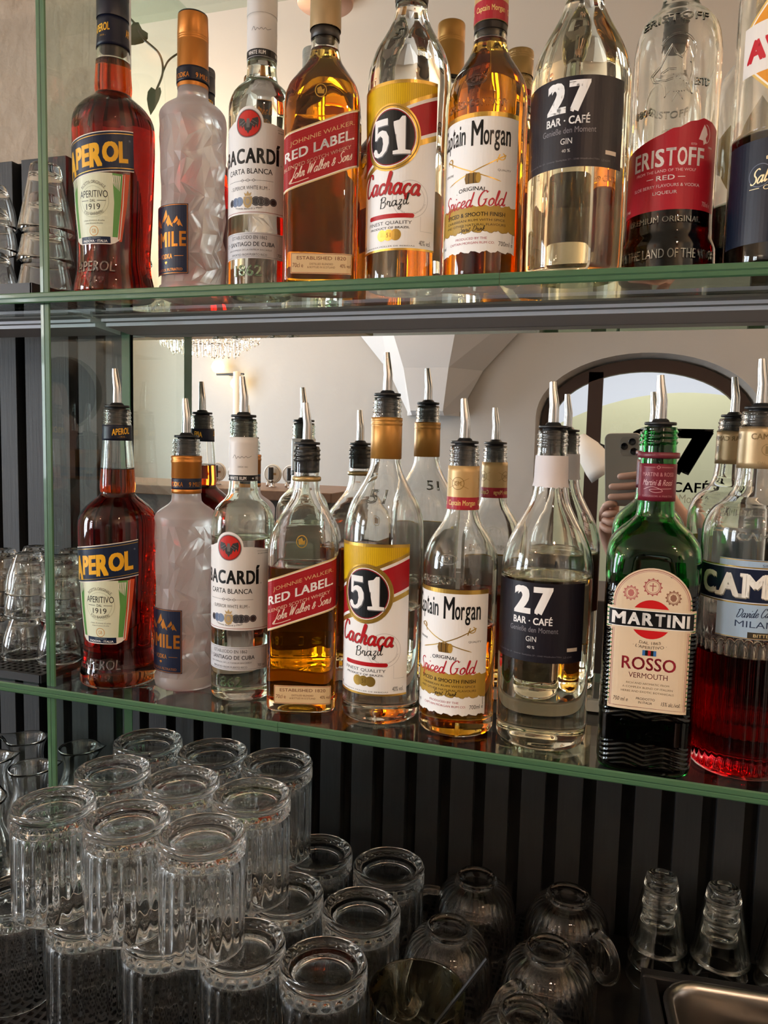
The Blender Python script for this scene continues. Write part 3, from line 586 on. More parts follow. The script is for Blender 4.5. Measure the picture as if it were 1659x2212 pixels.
def faceted_mesh():
    rnd = random.Random(11); N = 26; bm = bmesh.new(); rings = []; flat = set()
    zs = [0, 2, 6, 12] + [14+k*16.7 for k in range(11)] + [188, 191, 194, 197, 199, 201, 203, 205, 207, 211, 216, 235, 255]
    body = set(range(4, 15)); base = [[rnd.uniform(-2.9, .4) for _ in range(13)] for _ in zs]; jz = [[rnd.uniform(-6.5, 6.5) for _ in range(13)] for _ in zs]; jt = [[rnd.uniform(-.11, .11) for _ in range(13)] for _ in zs]
    for k, z in enumerate(zs):
        a = float(S_VO.A(z)); ring = []
        P = []
        for i in range(13):
            b = k in body and 4 < k < 14
            t = math.tau*i/13 + (jt[k][i] + (.24 if k % 2 else 0) if k in body else 0); r = a + (base[k][i] if k in body else 0)
            P.append(Vector((r*math.sin(t), -r*math.cos(t), z + (jz[k][i] if b else 0))))
        for i in range(13):
            q = P[(i+1) % 13]; m = (P[i]+q)/2
            if k not in body: t = math.tau*(i+.5)/13; m = Vector((a*math.sin(t), -a*math.cos(t), z))
            ring += [P[i], m]
        rings.append([bm.verts.new(v*.001) for v in ring])
    for k in range(len(rings)-1):
        for i in range(N):
            j = (i+1) % N; a, b = rings[k], rings[k+1]
            if k in body and k+1 in body:
                for q in (((a[i],a[j],b[j]),(a[i],b[j],b[i])) if (i//2+k) % 2 else ((a[i],a[j],b[i]),(a[j],b[j],b[i]))): bm.faces.new(q)
            else: bm.faces.new((a[i], a[j], b[j], b[i])).smooth = True
    bm.faces.new(rings[0][::-1]); bm.faces.new(rings[-1]); bmesh.ops.recalc_face_normals(bm, faces=bm.faces[:])
    return mesh('frosted_body', bm, FROST)
# ------------------------------------------------------------------ label artwork, one builder per kind of bottle
NAVY = '#15233f'; CREAM = '#efe9df'; WHITE = '#f2efec'; BLK = '#141414'; YEL = '#f2b52c'; RED = '#a81e26'; COPPER = lambda: ink('#c47a2c', .3, .6)
def lab_aperitif():
    L = Lab(); k = 11.5/86
    band = lambda m: [(-43, 115+m), (43, 126.5+m), (43, 164.5-m), (-43, 152.5-m)]
    tr = [(-33.5, 121), (33.5, 121), (31, 90), (26.5, 56), (22, 52.5), (17, 50.5), (-17, 50.5), (-22, 52.5), (-26.5, 56), (-31, 90)]
    L.poly([(33, 122), (38.5, 122), (34.5, 90), (28, 54), (25, 54), (30, 90)], '#c8502a', 0); L.poly(tr, CREAM, 1)
    L.poly([(-31, 121), (31, 121), (28.5, 90), (24, 58), (-24, 58), (-28.5, 90)], '#5f9c50', 2)
    L.poly([(-21, 121), (21, 121), (22, 92), (19, 58), (-19, 58), (-22, 92)], '#dfe3c8', 3)
    L.poly([(31.5, 121), (33, 121), (30, 90), (25.5, 56), (24.5, 56), (28.5, 90)], '#c8502a', 3)
    for i in range(5): L.stroke([(22+i*1.7, 119), (21.4+i*1.6, 113-i*.6), (23+i*1.1, 108-i)], [1.1, .9, .3], CREAM, 4); L.stroke([(-22-i*1.7, 119), (-21.4-i*1.6, 113-i*.6), (-23-i*1.1, 108-i)], [1.1, .9, .3], CREAM, 4)
    L.ring(0, 94, 17, 17, .5, '#b9bfa0', 4); L.ring(0, 94, 14, 14, .4, '#b9bfa0', 4)
    L.text('RICETTA ORIGINALE', 0, 112, 30, 3, '#4a4a42', 5, arc=19); L.text('APERITIVO', 0, 100, 32, 7, BLK, 5); L.text('DAL', 0, 93.5, 6, 2.8, BLK, 5); L.rect(-14, 93.2, -5, 93.7, BLK, 5); L.rect(5, 93.2, 14, 93.7, BLK, 5)
    L.text('1919', 0, 87.5, 16, 6, BLK, 5); L.text('F.LLI BARBIERI', 0, 80.5, 22, 3, '#4a4a42', 5, arc=-24)
    for i in range(2): L.text('a base di arance di erbe', 0, 74-2.8*i, 24-4*i, 1.6, '#77776a', 5)
    L.ring(0, 63.5, 5, 5, .6, '#c98a3a', 5); L.text('GB', 0, 63.5, 4.4, 4, '#c98a3a', 5)
    L.rect(-17, 51.5, 17, 58, NAVY, 5); L.text('PADOVA · ITALIA', 0, 53.6, 28, 2.4, WHITE, 6, bold=.02); L.text('CASA FONDATA A', 0, 56.5, 14, 1.3, '#9aa', 6)
    L.poly(band(-.9), CREAM, 6); L.poly(band(0), NAVY, 7)
    for m in (2.2,): L.stroke([(-43, 152.5-m), (43, 164.5-m)], .6, GOLD(), 8); L.stroke([(-43, 115+m), (43, 126.5+m)], .6, GOLD(), 8)
    x = -38
    for ch, w, h, dz in (('A', 16, 27, -2.5), ('P', 10, 21, 0), ('E', 9.6, 21, 0), ('R', 13.5, 23.5, -1.2), ('O', 16, 20, .5), ('L', 9.2, 21, 0)):
        L.text(ch, x+w/2, 138.5+dz+(x+w/2)*k, w, h, YEL, 9, bold=.045, skew=k); x += w+.15
    L.text('®', 39, 155, 2, 2, '#8a93a8', 9)
    return L
def band_lab(z0, z1, r, col, items):
    L = Lab(); h = math.pi*r*.999; L.rect(-h, z0, h, z1, col, 0)
    for f in items: f(L)
    return L
def lab_vodka():
    L = Lab(); L.rect(-26, 21, 26, 91, '#1a2138', 0); L.ring
    for a, b in (((-25, 22), (25, 22)), ((25, 22), (25, 90)), ((25, 90), (-25, 90)), ((-25, 90), (-25, 22))): L.stroke([a, b], .5, COPPER(), 1)
    cp = COPPER()
    for x0, w, h in ((-16, 9, 11), (-4, 13, 18), (11, 9, 11)):
        L.poly([(x0-w*.5, 68), (x0+w*.35, 68+h), (x0+w*.5, 68+h*.62), (x0+w*.25, 68+h*.45), (x0+w*.05, 68+h*.3), (x0-w*.05, 68+h*.42), (x0-w*.25, 68+h*.22)], cp, 1)
        L.poly([(x0+w*.1, 68), (x0+w*.62, 68+h*.7), (x0+w*1.05, 68), (x0+w*.7, 68+h*.16), (x0+w*.55, 68+h*.05), (x0+w*.35, 68+h*.3)], cp, 1)
    L.text('9', -17.5, 56, 8.5, 17, cp, 1, bold=.03)
    x = -10.5
    for ch, w in (('M', 12), ('I', 2.8), ('L', 7), ('E', 7)): L.text(ch, x+w/2, 56, w, 15, cp, 1, bold=.03); x += w+1.8
    L.text('VODKA', 0, 39, 17, 5, cp, 1, bold=.015); L.rect(-21, 38.7, -11, 39.2, cp, 1); L.rect(11, 38.7, 21, 39.2, cp, 1)
    L.poly([(-2, 33), (0, 31), (2, 33), (1, 34), (-1, 34)], cp, 1); L.text('LAVA ROCK FILTRATED', 0, 25.5, 40, 2.6, cp, 1); return L
def lab_rum():
    L = Lab(); pts = [(-50, 77), (50, 77), (50, 161), (24, 165)] + [(15.5*math.cos(t), 165+15.5*math.sin(t)) for t in np.linspace(0, math.pi, 17)] + [(-24, 165), (-50, 161)]
    L.poly(pts, '#e9e6e4', 0); L.ell(0, 164, 13.8, 13.8, '#8f8f90', 1); L.ell(0, 164, 13, 13, '#7c1c1a', 2); L.ell(0, 164, 12.2, 12.2, '#c22b22', 3)
    wing = [(0, 160), (2.4, 165), (4.5, 168.5), (10, 170), (10.8, 166), (9.6, 159.5), (8.2, 163), (6.4, 159.3), (4.9, 162), (3.2, 157.6), (1.6, 157)]
    L.poly(wing + [(0, 154)] + [(-x, y) for x, y in wing[::-1]], '#3b3838', 4); L.poly([(-1.6, 160), (1.6, 160), (1.9, 166), (1.2, 168.6), (.5, 167), (-.5, 167), (-1.2, 168.6), (-1.9, 166)], '#6a6664', 5)
    for sx in (1, -1): L.stroke([(sx*2.4, 165), (sx*6.4, 162)], .5, '#7d7876', 5); L.stroke([(sx*4, 167), (sx*9.2, 164)], .5, '#7d7876', 5)
    x = -33.5
    for ch, w in (('B', 8), ('A', 11), ('C', 10), ('A', 11), ('R', 9), ('D', 9.5)): L.text(ch, x+w/2, 133.2, w, 14.5, BLK, 1, bold=.03); x += w+.6
    L.text('Í', x+2.3, 135.6, 4.4, 20, BLK, 1, bold=.03); L.text('®', 34.8, 126.5, 1.6, 1.6, BLK, 1)
    L.text('CARTA BLANCA', 0, 118.5, 50, 5.2, BLK, 1, bold=.008)
    L.stroke([(-26, 109.6), (26, 109.6)], .3, BLK, 1)
    for x in (-6, 0, 6): L.ring(x, 109.6, 3-abs(x)*.15, 1.6, .4, BLK, 2, n=4)
    L.text('- SUPERIOR WHITE RUM -', 0, 102.5, 44, 3.6, BLK, 1)
    for x, r, col in ((-21, 3.6, '#2b2426'), (-15, 4.4, '#53678a'), (-9.5, 4.6, '#7286a6'), (8.5, 4.6, '#4a4a4e'), (13.5, 4.6, '#37373c'), (18.5, 4.2, '#4b4348'), (26, 3.8, '#3a2a2c')): L.ell(x, 89.5, r, r, col, 1); L.ring(x, 89.5, r*.8, r*.8, .3, '#8d8d90', 2)
    L.poly([(-4.5, 94), (4.5, 94), (5, 88), (3, 84), (0, 82.5), (-3, 84), (-5, 88)], '#b59a6a', 2); L.poly([(-3, 94.5), (-4, 98), (-1.5, 96.5), (0, 99.5), (1.5, 96.5), (4, 98), (3, 94.5)], '#b59a6a', 3); L.ring(0, 89.5, 3, 3.6, .5, '#7e8fae', 3)
    L.text('Facundo Bacardí y Masó', 0, 82, 30, 2.2, '#333', 3, arc=-60); L.text('BACARDÍ COMPANY', 38, 158, 14, 1.5, '#333', 1); L.text('LIMITED BERMUDA', -38, 158, 14, 1.5, '#333', 1); L.stroke([(30, 160.5), (47, 160)], .25, '#333', 1); L.stroke([(-30, 160.5), (-47, 160)], .25, '#333', 1)
    L.stroke([(-49, 79), (49, 79)], .5, '#9a4038', 1)
    M_ = L; L = Lab(); L.rect(-50, 34, 50, 59.5, '#c9c8cb', 0)
    for z in (58, 35.5): L.stroke([(-49, z), (49, z)], .4, '#8a8a90', 1)
    L.text('ESTABLECIDO EN 1862', 0, 54.5, 40, 3.4, '#3a3a42', 1); L.text('SANTIAGO DE CUBA', 3, 48, 50, 4.2, '#2c2c34', 1, bold=.012); L.stroke(spline([(-34, 47), (-31, 50), (-29, 46), (-27, 49.5), (-24, 47.5)]), .4, '#44444c', 1)
    L.text('UNA EMPRESA DE LA FAMILIA BACARDÍ', 0, 42.6, 50, 2, '#55555c', 1, shear=.2); L.text('IMPORTED FROM PUERTO RICO', 0, 37.6, 40, 2.2, '#3a3a42', 1); L.text('700 ml', 36, 38.6, 9, 3.2, '#3a3a42', 1); L.text('37,5% vol.', -38, 38.6, 12, 2.8, '#3a3a42', 1)
    return dict(front_label=M_, origin_label=L)
def lab_whisky():
    L = Lab(); m = .36; a = math.degrees(math.atan(m)); Y = lambda x, t: 122.5 + m*x + t
    par = lambda t0, t1, x0=-36.5, x1=49: [(x0, Y(x0, t0)), (x1, Y(x1, t0)), (x1, Y(x1, t1)), (x0, Y(x0, t1))]
    L.poly(par(-26.5, 26), '#d9c08a', 0); L.poly(par(-25.3, 24.8), '#efe6d6', 1); L.poly(par(-24.2, 23.8), '#9e1b22', 2); L.poly(par(-25.3, 24.8, 37, 49), '#4a1114', 3)
    for i in range(22): L.poly(par(-23+i*2.1, -22.6+i*2.1, -36.4, 36), '#a8282c', 3)
    x0 = -1
    L.text('JOHNNIE WALKER.', x0+3, Y(x0+3, 14), 60, 5.2, '#d2a878', 4, skew=m); L.text('RED LABEL.', x0, Y(x0, 4), 66, 9, WHITE, 4, bold=.022, skew=m)
    L.text('BLENDED SCOTCH WHISKY', x0-2, Y(x0-2, -6.5), 64, 3.4, '#e0b8a0', 4, bold=.01, skew=m)
    L.script('John Walker & Sons', x0+2, Y(x0+4, -16.5), 57, 4.6, .72, '#f0dccb', 4, .28, skew=m); L.stroke([(-28, Y(-28, -21)), (-20, Y(-20, -21.8)), (-10, Y(-10, -21.6))], .6, '#f0dccb', 4)
    M_ = L; L = Lab(); L.poly([(-26, 10), (32, 10), (32, 29), (-26, 29)], '#d9b98a', 0); L.rect(-25.4, 10.6, 31.4, 28.4, '#8e2020', 1); L.rect(-25, 11, 31, 28, '#dcbf93', 2)
    L.text('ESTABLISHED 1820', 3, 24.4, 46, 3.2, '#6a3020', 3); L.text('DISTILLED BLENDED', 3, 19, 22, 1.8, '#6a3020', 3); L.text('& BOTTLED IN SCOTLAND', 3, 16, 26, 1.8, '#6a3020', 3); L.text('70cl e', -19, 17.6, 10, 4, '#6a3020', 3); L.text('40% vol', 25.5, 17.6, 10, 3.4, '#6a3020', 3)
    N_ = L; L = Lab(); g = GOLD()
    L.ring(0, 176, 5.6, 6.4, .9, g, 0); L.poly([(-3, 173), (3, 173), (3.6, 178), (1.5, 176.5), (0, 180), (-1.5, 176.5), (-3.6, 178)], g, 0)
    return dict(front_label=M_, base_label=N_, gold_crest=L)
def lab_cachaca():
    L = Lab(); B = 45; m = .41; y = lambda x: 133+m*x; g = GOLD()
    L.rect(-B, 31, B, 178, WHITE, 0); L.poly([(-B, y(-B)+16), (B, y(B)+18), (B, 178), (-B, 178)], '#d8ae12', 1)
    for i in range(45): L.rect(-B+i*2, max(y(-B+i*2)+18, 150), -B+i*2+.5, 176, '#c39a0c', 1.5)
    st = lambda a, b, c, lv: L.poly([(-B, y(-B)+a), (B, y(B)+a), (B, y(B)+b), (-B, y(-B)+b)], c, lv)
    st(16.5, 20, g, 2); st(13.5, 16.5, WHITE, 2); st(-14, 13.5, '#a3161f', 3); st(-17, -14, WHITE, 2); st(-22, -17, g, 2)
    L.rect(-B, 176, B, 179, g, 4); L.rect(-B, 29.5, B, 31.5, g, 4)
    L.ell(0, 130, 28.5, 29.5, g, 5); L.ring(0, 130, 27, 28, 1, '#8d6c22', 6); L.ell(0, 130, 24.4, 25.4, WHITE, 6); L.ell(0, 130, 23.6, 24.6, '#8e1a1f', 7); L.ell(0, 130, 22.6, 23.6, '#101012', 8)
    five = [(-16.5,146),(-2.5,146),(-2.5,140.5),(-13,140.5),(-13.5,135),(-11,136.5),(-8,137),(-4,135.5),(-1.6,131),(-1.4,125.5),(-3.5,119.5),(-8,115.5),(-13,115),(-17,117),(-18.5,120.5),(-16.6,122.8),(-14,122),(-13,119),(-11,118),(-8.2,120),(-7,125.5),(-7.8,130.5),(-10,132.6),(-12.6,131.6),(-14,129.8),(-16.6,129.8)]
    one = [(2.5,118.5),(2.5,115.6),(18,115.6),(18,118.5),(13.4,119),(13.4,146.5),(10.5,146.5),(8,143.5),(3,142.5),(3,140),(7.2,140),(7.2,119)]
    for p in (five, one): L.poly([(x*1.06+.8, (z-130)*1.06+129) for x, z in p], '#6a6a6c', 9); L.poly([(x*1.06, (z-130)*1.06+130) for x, z in p], WHITE, 10)
    L.script('Cachaça', -2, 85, 62, 9.6, 2.5, '#b3141c', 4, .12, -3, shadow='#6a5a50'); L.script('Brazil', 4, 71.5, 29, 4.8, .9, BLK, 5, .15, 6)
    L.ring(20, 75, 17, 17, .5, '#c9c6c4', 1); L.ring(20, 75, 13.5, 13.5, .4, '#c9c6c4', 1); L.text('· CACHAÇA PREMIUM BRAZIL ·', 20, 62, 40, 2, '#c4c0be', 1, arc=-15)
    L.rect(-22, 58.5, 22, 62.5, '#b3141c', 2); L.ell(-22, 60.5, 2, 2, '#b3141c', 2); L.ell(22, 60.5, 2, 2, '#b3141c', 2)
    L.text('FINEST QUALITY', -1, 54.2, 46, 3.6, '#3a3a3c', 2); L.text('PRODUCT OF BRAZIL', -1, 50, 42, 1.9, BLK, 2, bold=.01)
    for x in (-7, 0, 7): L.ell(x, 43.5, 5.2, 5.2, g, 2+abs(x)*.1)
    L.text('51', 0, 43.5, 4, 4, '#6b531c', 4); L.text('40% vol.', 35, 36.5, 12, 4.6, '#333', 2); L.text('COMPANHIA MÜLLER DE BEBIDAS', -4, 33.6, 58, 1.5, '#666', 2); L.text('700 ml', -37, 36.5, 11, 3.5, '#333', 2)
    L.stroke([(30, 60), (30, 47), (42, 47)], .3, '#bbb', 1)
    return L
def lab_spiced():
    L = Lab(); B = 43; g = GOLD(); wav = lambda z, s: [(x, z+.9*math.sin(x*.55+s)+.5*math.sin(x*1.3)) for x in np.linspace(-B, B, 44)]
    L.poly(wav(23, 0)+[(B, 139), (0, 140.5), (-B, 139)], WHITE, 0); L.poly([(-B, 138), (B, 138), (B, 142), (-B, 142)], g, 1)
    L.poly(wav(40.5, 1)+wav(62.5, 2)[::-1], '#b08d3a', 1); L.stroke(wav(40.2, 1), .5, '#8a6a24', 2)
    def word(s, x0, ws, z, h):
        x = x0
        for i, (ch, w) in enumerate(zip(s, ws)):
            hh = h*(1.12 if ch.isupper() else 1) if ch.isupper() or ch in 'til' else h*.66
            zz = z-h/2+hh/2 if ch not in 'gp' else z-h/2+h*.2
            if ch in 'gp': hh = h*.92
            L.text(ch, x+w/2, zz, w, hh, BLK, 2, bold=.013); x += w+.55
    word('Captain', -41, (7.2, 4.4, 4.6, 3.4, 4.4, 1.6, 4.6), 124.5, 17); word('Morgan', -2, (10.5, 5, 3.4, 5, 4.6, 4.8), 123.5, 19)
    for sx in (1, -1):
        L.stroke(spline([(sx*24, 103), (sx*10, 96), (sx*-8, 89), (sx*-26, 83.5)]), [.9]*18+[.3], g, 2); L.ring(sx*25.5, 104.5, 4, 3.2, .9, g, 2, a0=200 if sx > 0 else -20, a1=430 if sx > 0 else 210); L.stroke([(sx*24, 106.5), (sx*21.5, 99.5)], 1, g, 2); L.stroke([(sx*24, 103), (sx*30, 106)], 1.2, g, 2)
    L.poly([(-6, 82), (6, 82), (7.2, 86.5), (6, 91), (-6, 91), (-7.2, 86.5)], '#7a5a22', 3); L.ell(5.6, 86.5, 2.2, 4.5, '#b08a3c', 4)
    for x in (-3.5, 1): L.rect(x, 82, x+.8, 91, '#3a2c14', 4)
    L.text('GENUINE', -27, 93, 13, 2, BLK, 2, rot=-4); L.text('QUALITY', 29, 93, 13, 2, BLK, 2)
    L.text('. ORIGINAL .', 0, 77.6, 32, 3.4, BLK, 2, arc=70, bold=.01)
    L.script('Spiced Gold', -1, 65.0, 63, 6.3, 1.4, '#b3202e', 3, .2, 2)
    L.text('SPICED & SMOOTH FINISH', 2, 55.4, 58, 3.6, '#2c2412', 3, bold=.012); L.text('CARIBBEAN RUM WITH SPICE', 2, 50.4, 58, 2, '#3a2f16', 3); L.text('AND OTHER NATURAL FLAVOURS', 2, 46.4, 60, 2, '#3a2f16', 3); L.script('S', -9.5, 42.2, 3, 2.1, .55, '#2c2412', 3, .3); L.script('pirit', -4.5, 42.2, 7.6, 2.1, .55, '#2c2412', 3, .3); L.script('Drink', 7, 42.2, 11, 2.1, .55, '#2c2412', 3, .3)
    L.text('PRODUCED BY THE', 0, 34.8, 30, 2, '#a83040', 2); L.text('CAPTAIN MORGAN RUM CO.', 0, 31, 44, 2, '#a83040', 2); L.text('700ml e', 33, 30.5, 15, 4, '#333', 2); L.text('35% vol', -36, 30.5, 12, 3.4, '#333', 2); L.rect(39.5, 32, 40.3, 40, '#999', 2)
    return L
def lab_gin():
    L = Lab(); L.rect(-51, 83, 51, 155, '#1b1820', 0)
    L.text('2', -10, 139, 17, 25, WHITE, 1, bold=.045); L.text('7', 9.5, 139, 17.5, 25, WHITE, 1, bold=.045)
    L.text('BAR · CAFÉ', 0, 121.2, 37, 8, WHITE, 1, bold=.02); L.text('Genieße den Moment', 1, 112.6, 46, 4.8, '#7d7a80', 1); L.text('GIN', 0, 104, 9.6, 4.8, '#d9d6d2', 1); L.text('40 %', 0, 96.4, 7, 2.6, '#d9d6d2', 1, bold=.01)
    L.rect(33, 93.5, 44, 96.8, '#d8c9b8', 1); L.text('Hergestellt für Bar 27 - Unterer Stadtplatz 27 - 3340 Waidhofen/Ybbs', -6, 89, 68, 1.7, '#6a676e', 1); L.text('LZ-6249', 34, 88.6, 8, 1.6, '#6a676e', 1); return L
def lab_vermouth():
    L = Lab(); pap = '#dcc6a8'; ar = lambda r, e=0: [(r*math.cos(t), 146+r*math.sin(t)) for t in np.linspace(0, math.pi, 25)]
    L.poly([(-32, 56), (32, 56)]+ar(32), pap, 0)
    for r, c_ in ((30.4, '#8a2a34'), (29.2, '#b98a86')):
        q = [(-r, 58.5), (r, 58.5)]+ar(r); L.stroke(q+[q[0]], .45, c_, 1)
    for x, z, c_ in ((-17, 156, '#b5706a'), (0, 162, '#a85a56'), (16.5, 154, '#8f6450')):
        r = 6.6 if x == 0 else 5.4; L.ring(x, z, r, r, .8, c_, 1); L.ring(x, z, r*.78, r*.78, .4, c_, 1)
        if x == 0: L.rect(-.4, z-3.4, .4, z+3.4, c_, 1); L.rect(-2.6, z+.6, 2.6, z+1.4, c_, 1)
        else: L.ell(x, z, r*.5, r*.6, c_, 1, 7)
        for i in range(12): t = math.tau*i/12; L.ell(x+(r+.3)*math.cos(t), z+(r+.3)*math.sin(t), .8, .8, c_, 1, 8)
    L.ell(0, 134.5, 16.5, 16.5, '#c0191c', 2); tb = lambda e: [(-36-e, 126-e), (36+e, 126-e), (36+e, 143+e), (-36-e, 143+e)]
    L.poly(tb(.8), pap, 3); L.poly(tb(-1), '#f2efea', 4); L.poly(tb(-1.6), '#0f1012', 5)
    x = -31.5
    for ch, w in (('M', 11.5), ('A', 10), ('R', 8.6), ('T', 8), ('I', 2.6), ('N', 9.6), ('I', 2.6)): L.text(ch, x+w/2, 134.5, w, 10.5, '#f4f2ee', 6, bold=.03); x += w+1.5
    L.text('DAL 1863', 0, 114.4, 17, 2.4, '#5a4a3c', 2, arc=-40); L.text("· L'APERITIVO ·", 0, 110.6, 27, 2.6, '#5a4a3c', 2, arc=-45)
    for i, c_ in enumerate(('#3b6ea8', '#151515', '#b01a22', '#151515', '#3b6ea8')): L.rect(-5.5+i*2.2, 103.6, -3.3+i*2.2, 108.2, c_, 2)
    L.text('ROSSO', 0, 96.5, 43, 11, '#8e2430', 2, bold=.012); L.text('VERMOUTH', 0, 86.2, 31, 4.6, '#5a1c24', 2)
    for i, t in enumerate(('RICH AND AROMATIC FROM', 'A COMPLEX BLEND OF ITALIAN', 'HERBS AND EXOTIC BOTANICALS')): L.text(t, 0, 79.4-3.6*i, (34, 40, 42)[i], 1.7, '#7a6a58', 2)
    L.text('750 ml e', -21, 64.5, 12, 3.4, '#3a3230', 2, shear=.2); L.text('PRODOTTO', -1, 66.2, 15, 2, '#3a3230', 2); L.text('IN ITALIA', -1, 63, 11, 2, '#3a3230', 2); L.text('15% alc./vol.', 19, 63.6, 15, 3.4, '#3a3230', 2, shear=.2)
    return L
def lab_bitter():
    L = Lab(); b = '#9fb6cc'; L.rect(-38, 122, 38, 188, b, 0)
    for z in (187.3, 122.6): L.stroke([(-38, z), (38, z)], .7, GOLD(), 1)
    L.text('SINCE', 2, 183.6, 12, 2.2, '#3d4c66', 1); L.script('Davide Campari', -3, 142.5, 38, 3.6, .7, '#26334e', 2, .4, 4); L.text('MILANO', -2, 134.5, 40, 5.4, '#33415c', 1); L.rect(-12, 123, 12, 128, '#3a3428', 1); L.text('BITTER', 0, 125.4, 15, 2.6, '#d6c08a', 2)
    L.rect(-61, 151, 61, 182, GOLD(), 2); L.rect(-61, 152, 61, 181, '#cfd3d6', 3); L.rect(-61, 152.8, 61, 180.2, '#131c33', 4)
    x = -56
    def slab(ch, x, w):
        for e, c_, lv in ((.9, '#8d8778', 5), (0, '#f0ece2', 6)):
            L.text(ch, x+w/2+e*.7, 166.4-e, w, 19, c_, lv, bold=.036)
            if ch in 'AMPRI':
                feet = {'A': (0, 1), 'M': (0, 1), 'P': (.12,), 'R': (.12, .95), 'I': (.5,)}[ch]
                for q in feet: L.rect(x+w*q-3.2+e*.7, 156.2-e, x+w*q+3.2+e*.7, 159.4-e, c_, lv)
                if ch == 'M':
                    for q in (.05, .95): L.rect(x+w*q-3+e*.7, 173.6-e, x+w*q+3+e*.7, 176.4-e, c_, lv)
    for ch, w in (('C', 16), ('A', 17), ('M', 20), ('P', 13), ('A', 17), ('R', 15), ('I', 5)): slab(ch, x, w); x += w+2.4
    return L
def lab_berry():
    L = Lab(); B = 50; top = [(B, 124), (40, 128), (30, 129.5), (24, 127), (18, 126), (10, 121.5), (4, 121), (-4, 117.5), (-14, 115), (-26, 112), (-38, 110), (-B, 108)]
    L.poly([(-B, 55), (B, 55)]+top, '#ad1e2e', 0)
    x = -30
    for ch, w in (('E', 7), ('R', 8), ('I', 2.2), ('S', 7.6), ('T', 8), ('O', 7.8), ('F', 6.6), ('F', 6.6)): L.text(ch, x+w/2, 98, w, 14.6, '#f3ecea', 1, bold=.02, skew=0); x += w+1.2
    L.text('FROM THE LAND OF THE WOLF', -1, 87.2, 52, 2.3, '#ecc9cb', 1); L.text('RED', 0, 81.4, 15, 4, '#f3ecea', 1, bold=.01); L.rect(-16, 81.2, -10, 81.7, '#f3ecea', 1); L.rect(10, 81.2, 16, 81.7, '#f3ecea', 1)
    L.text('SLOE BERRY FLAVOURS & VODKA', 0, 75, 58, 2.6, '#f0d6d8', 1, bold=.006); L.text('LIQUEUR', 0, 69, 20, 3.2, '#f3ecea', 1, bold=.006); L.text('700ml e', 38, 60.5, 10, 4, '#e8b9bd', 1); L.text('18% vol', -40, 60.5, 11, 3.4, '#e8b9bd', 1)
    L.poly([(26, 112), (28.5, 119), (31, 124.5), (33.5, 121.5), (35, 117), (33, 113.5), (34.5, 110.5), (31, 108), (30.5, 111.5)], '#e9d5d4', 1); L.ring(32, 117, 6, 8, .5, '#e9d5d4', 1, a0=-70, a1=80); L.text('ESTD', 22, 108, 5, 1.6, '#e9d5d4', 1); L.text('1806', 39, 107, 5, 1.6, '#e9d5d4', 1)
    return L
def lab_herbal():
    M_ = Lab(); L = Lab(); d = lambda k: [(0, 171+62*k), (-46*k, 171+14*k), (-46*k, 171-14*k), (0, 171-62*k), (46*k, 171-14*k), (46*k, 171+14*k)]
    L.poly(d(1), '#d9b05c', 0); L.poly(d(.96), '#f0e3d0', 1); L.poly(d(.93), '#d98a1c', 2); L.poly([(-48, 149), (48, 152), (48, 190), (-48, 187)], '#e4d9cf', 3)
    L.text('AMARO', 0, 183, 30, 4.6, '#3a3530', 4, bold=.01); L.text('AVERNA', 0, 168, 88, 17, '#c01a26', 4, bold=.045, skew=.03); L.text('SICILIANO', 0, 154.6, 50, 5, '#2c2a30', 4, bold=.012)
    for i in range(2): L.text('DALLA RICETTA ORIGINALE', 0, 141-3*i, 36, 1.7, '#5a3a10', 4)
    N_ = L; L = M_; L.rect(-60, 18, 60, 98, '#0f1626', 0); g = ink('#d8c69a', .35, .3); L.text('DISTILLERIE', 0, 82.6, 44, 2.6, g, 1); L.ring(-26, 70, 9, 9, .6, ink('#5d6374'), 1); L.script('Salvatore Averna', 0, 70, 70, 5.4, 1.2, g, 2, .4, 7); L.text('CALTANISSETTA', 0, 60, 46, 3.4, g, 1); L.rect(-34, 59.8, -26, 60.3, g, 1)
    return dict(diamond_label=N_, base_label=M_)
# neck bands: (z0, z1, extra radius, colour, decorations)
def cursive(L, x, z, w, c_): L.stroke(spline([(x-w*.5, z-1), (x-w*.38, z+2.4), (x-w*.3, z-1.4), (x-w*.2, z+.8), (x-w*.1, z-.8), (x, z+1), (x+w*.1, z-.6), (x+w*.2, z+1.2), (x+w*.3, z-.4), (x+w*.5, z+1.6)]), .35, c_, 1)
_cache = {}
def cached(k, fn):
    if k not in _cache: _cache[k] = fn()
    return _cache[k]
def neck_band(sh, z0, z1, off, color, deco=None, name='neck_band', parent=None, key=None):
    """thin sleeve round the neck plus its print"""
    def mk():
        bm = bmesh.new(); zs = np.linspace(z0, z1, 8); R = [(float(sh.A(z))+off) for z in zs]
        pr = [((float(sh.A(z0)))*.001-.0003, z0*.001)] + [(r*.001, z*.001) for r, z in zip(R, zs)] + [((float(sh.A(z1)))*.001-.0003, z1*.001)]
        lathe(pr, 56, None, bm, False, False); me1 = mesh(name, bm, color if not isinstance(color, str) else ink(color), True)
        if deco is None: return me1
        L = Lab(); deco(L); sub = L.build(name, lambda u, v, o: sh.wrap(u, v, o+off), None, base=.06)
        b = bmesh.new(); b.from_mesh(me1); n = len(me1.materials)
        for m in sub.materials: me1.materials.append(m)
        b2 = bmesh.new(); b2.from_mesh(sub)
        for f in b2.faces: f.material_index += n
        tmp = bpy.data.meshes.new('tmp'); b2.to_mesh(tmp); b.from_mesh(tmp); b.to_mesh(me1); b.free(); b2.free(); bpy.data.meshes.remove(tmp); return me1
    return link(name, cached(('nb', key), mk), parent)
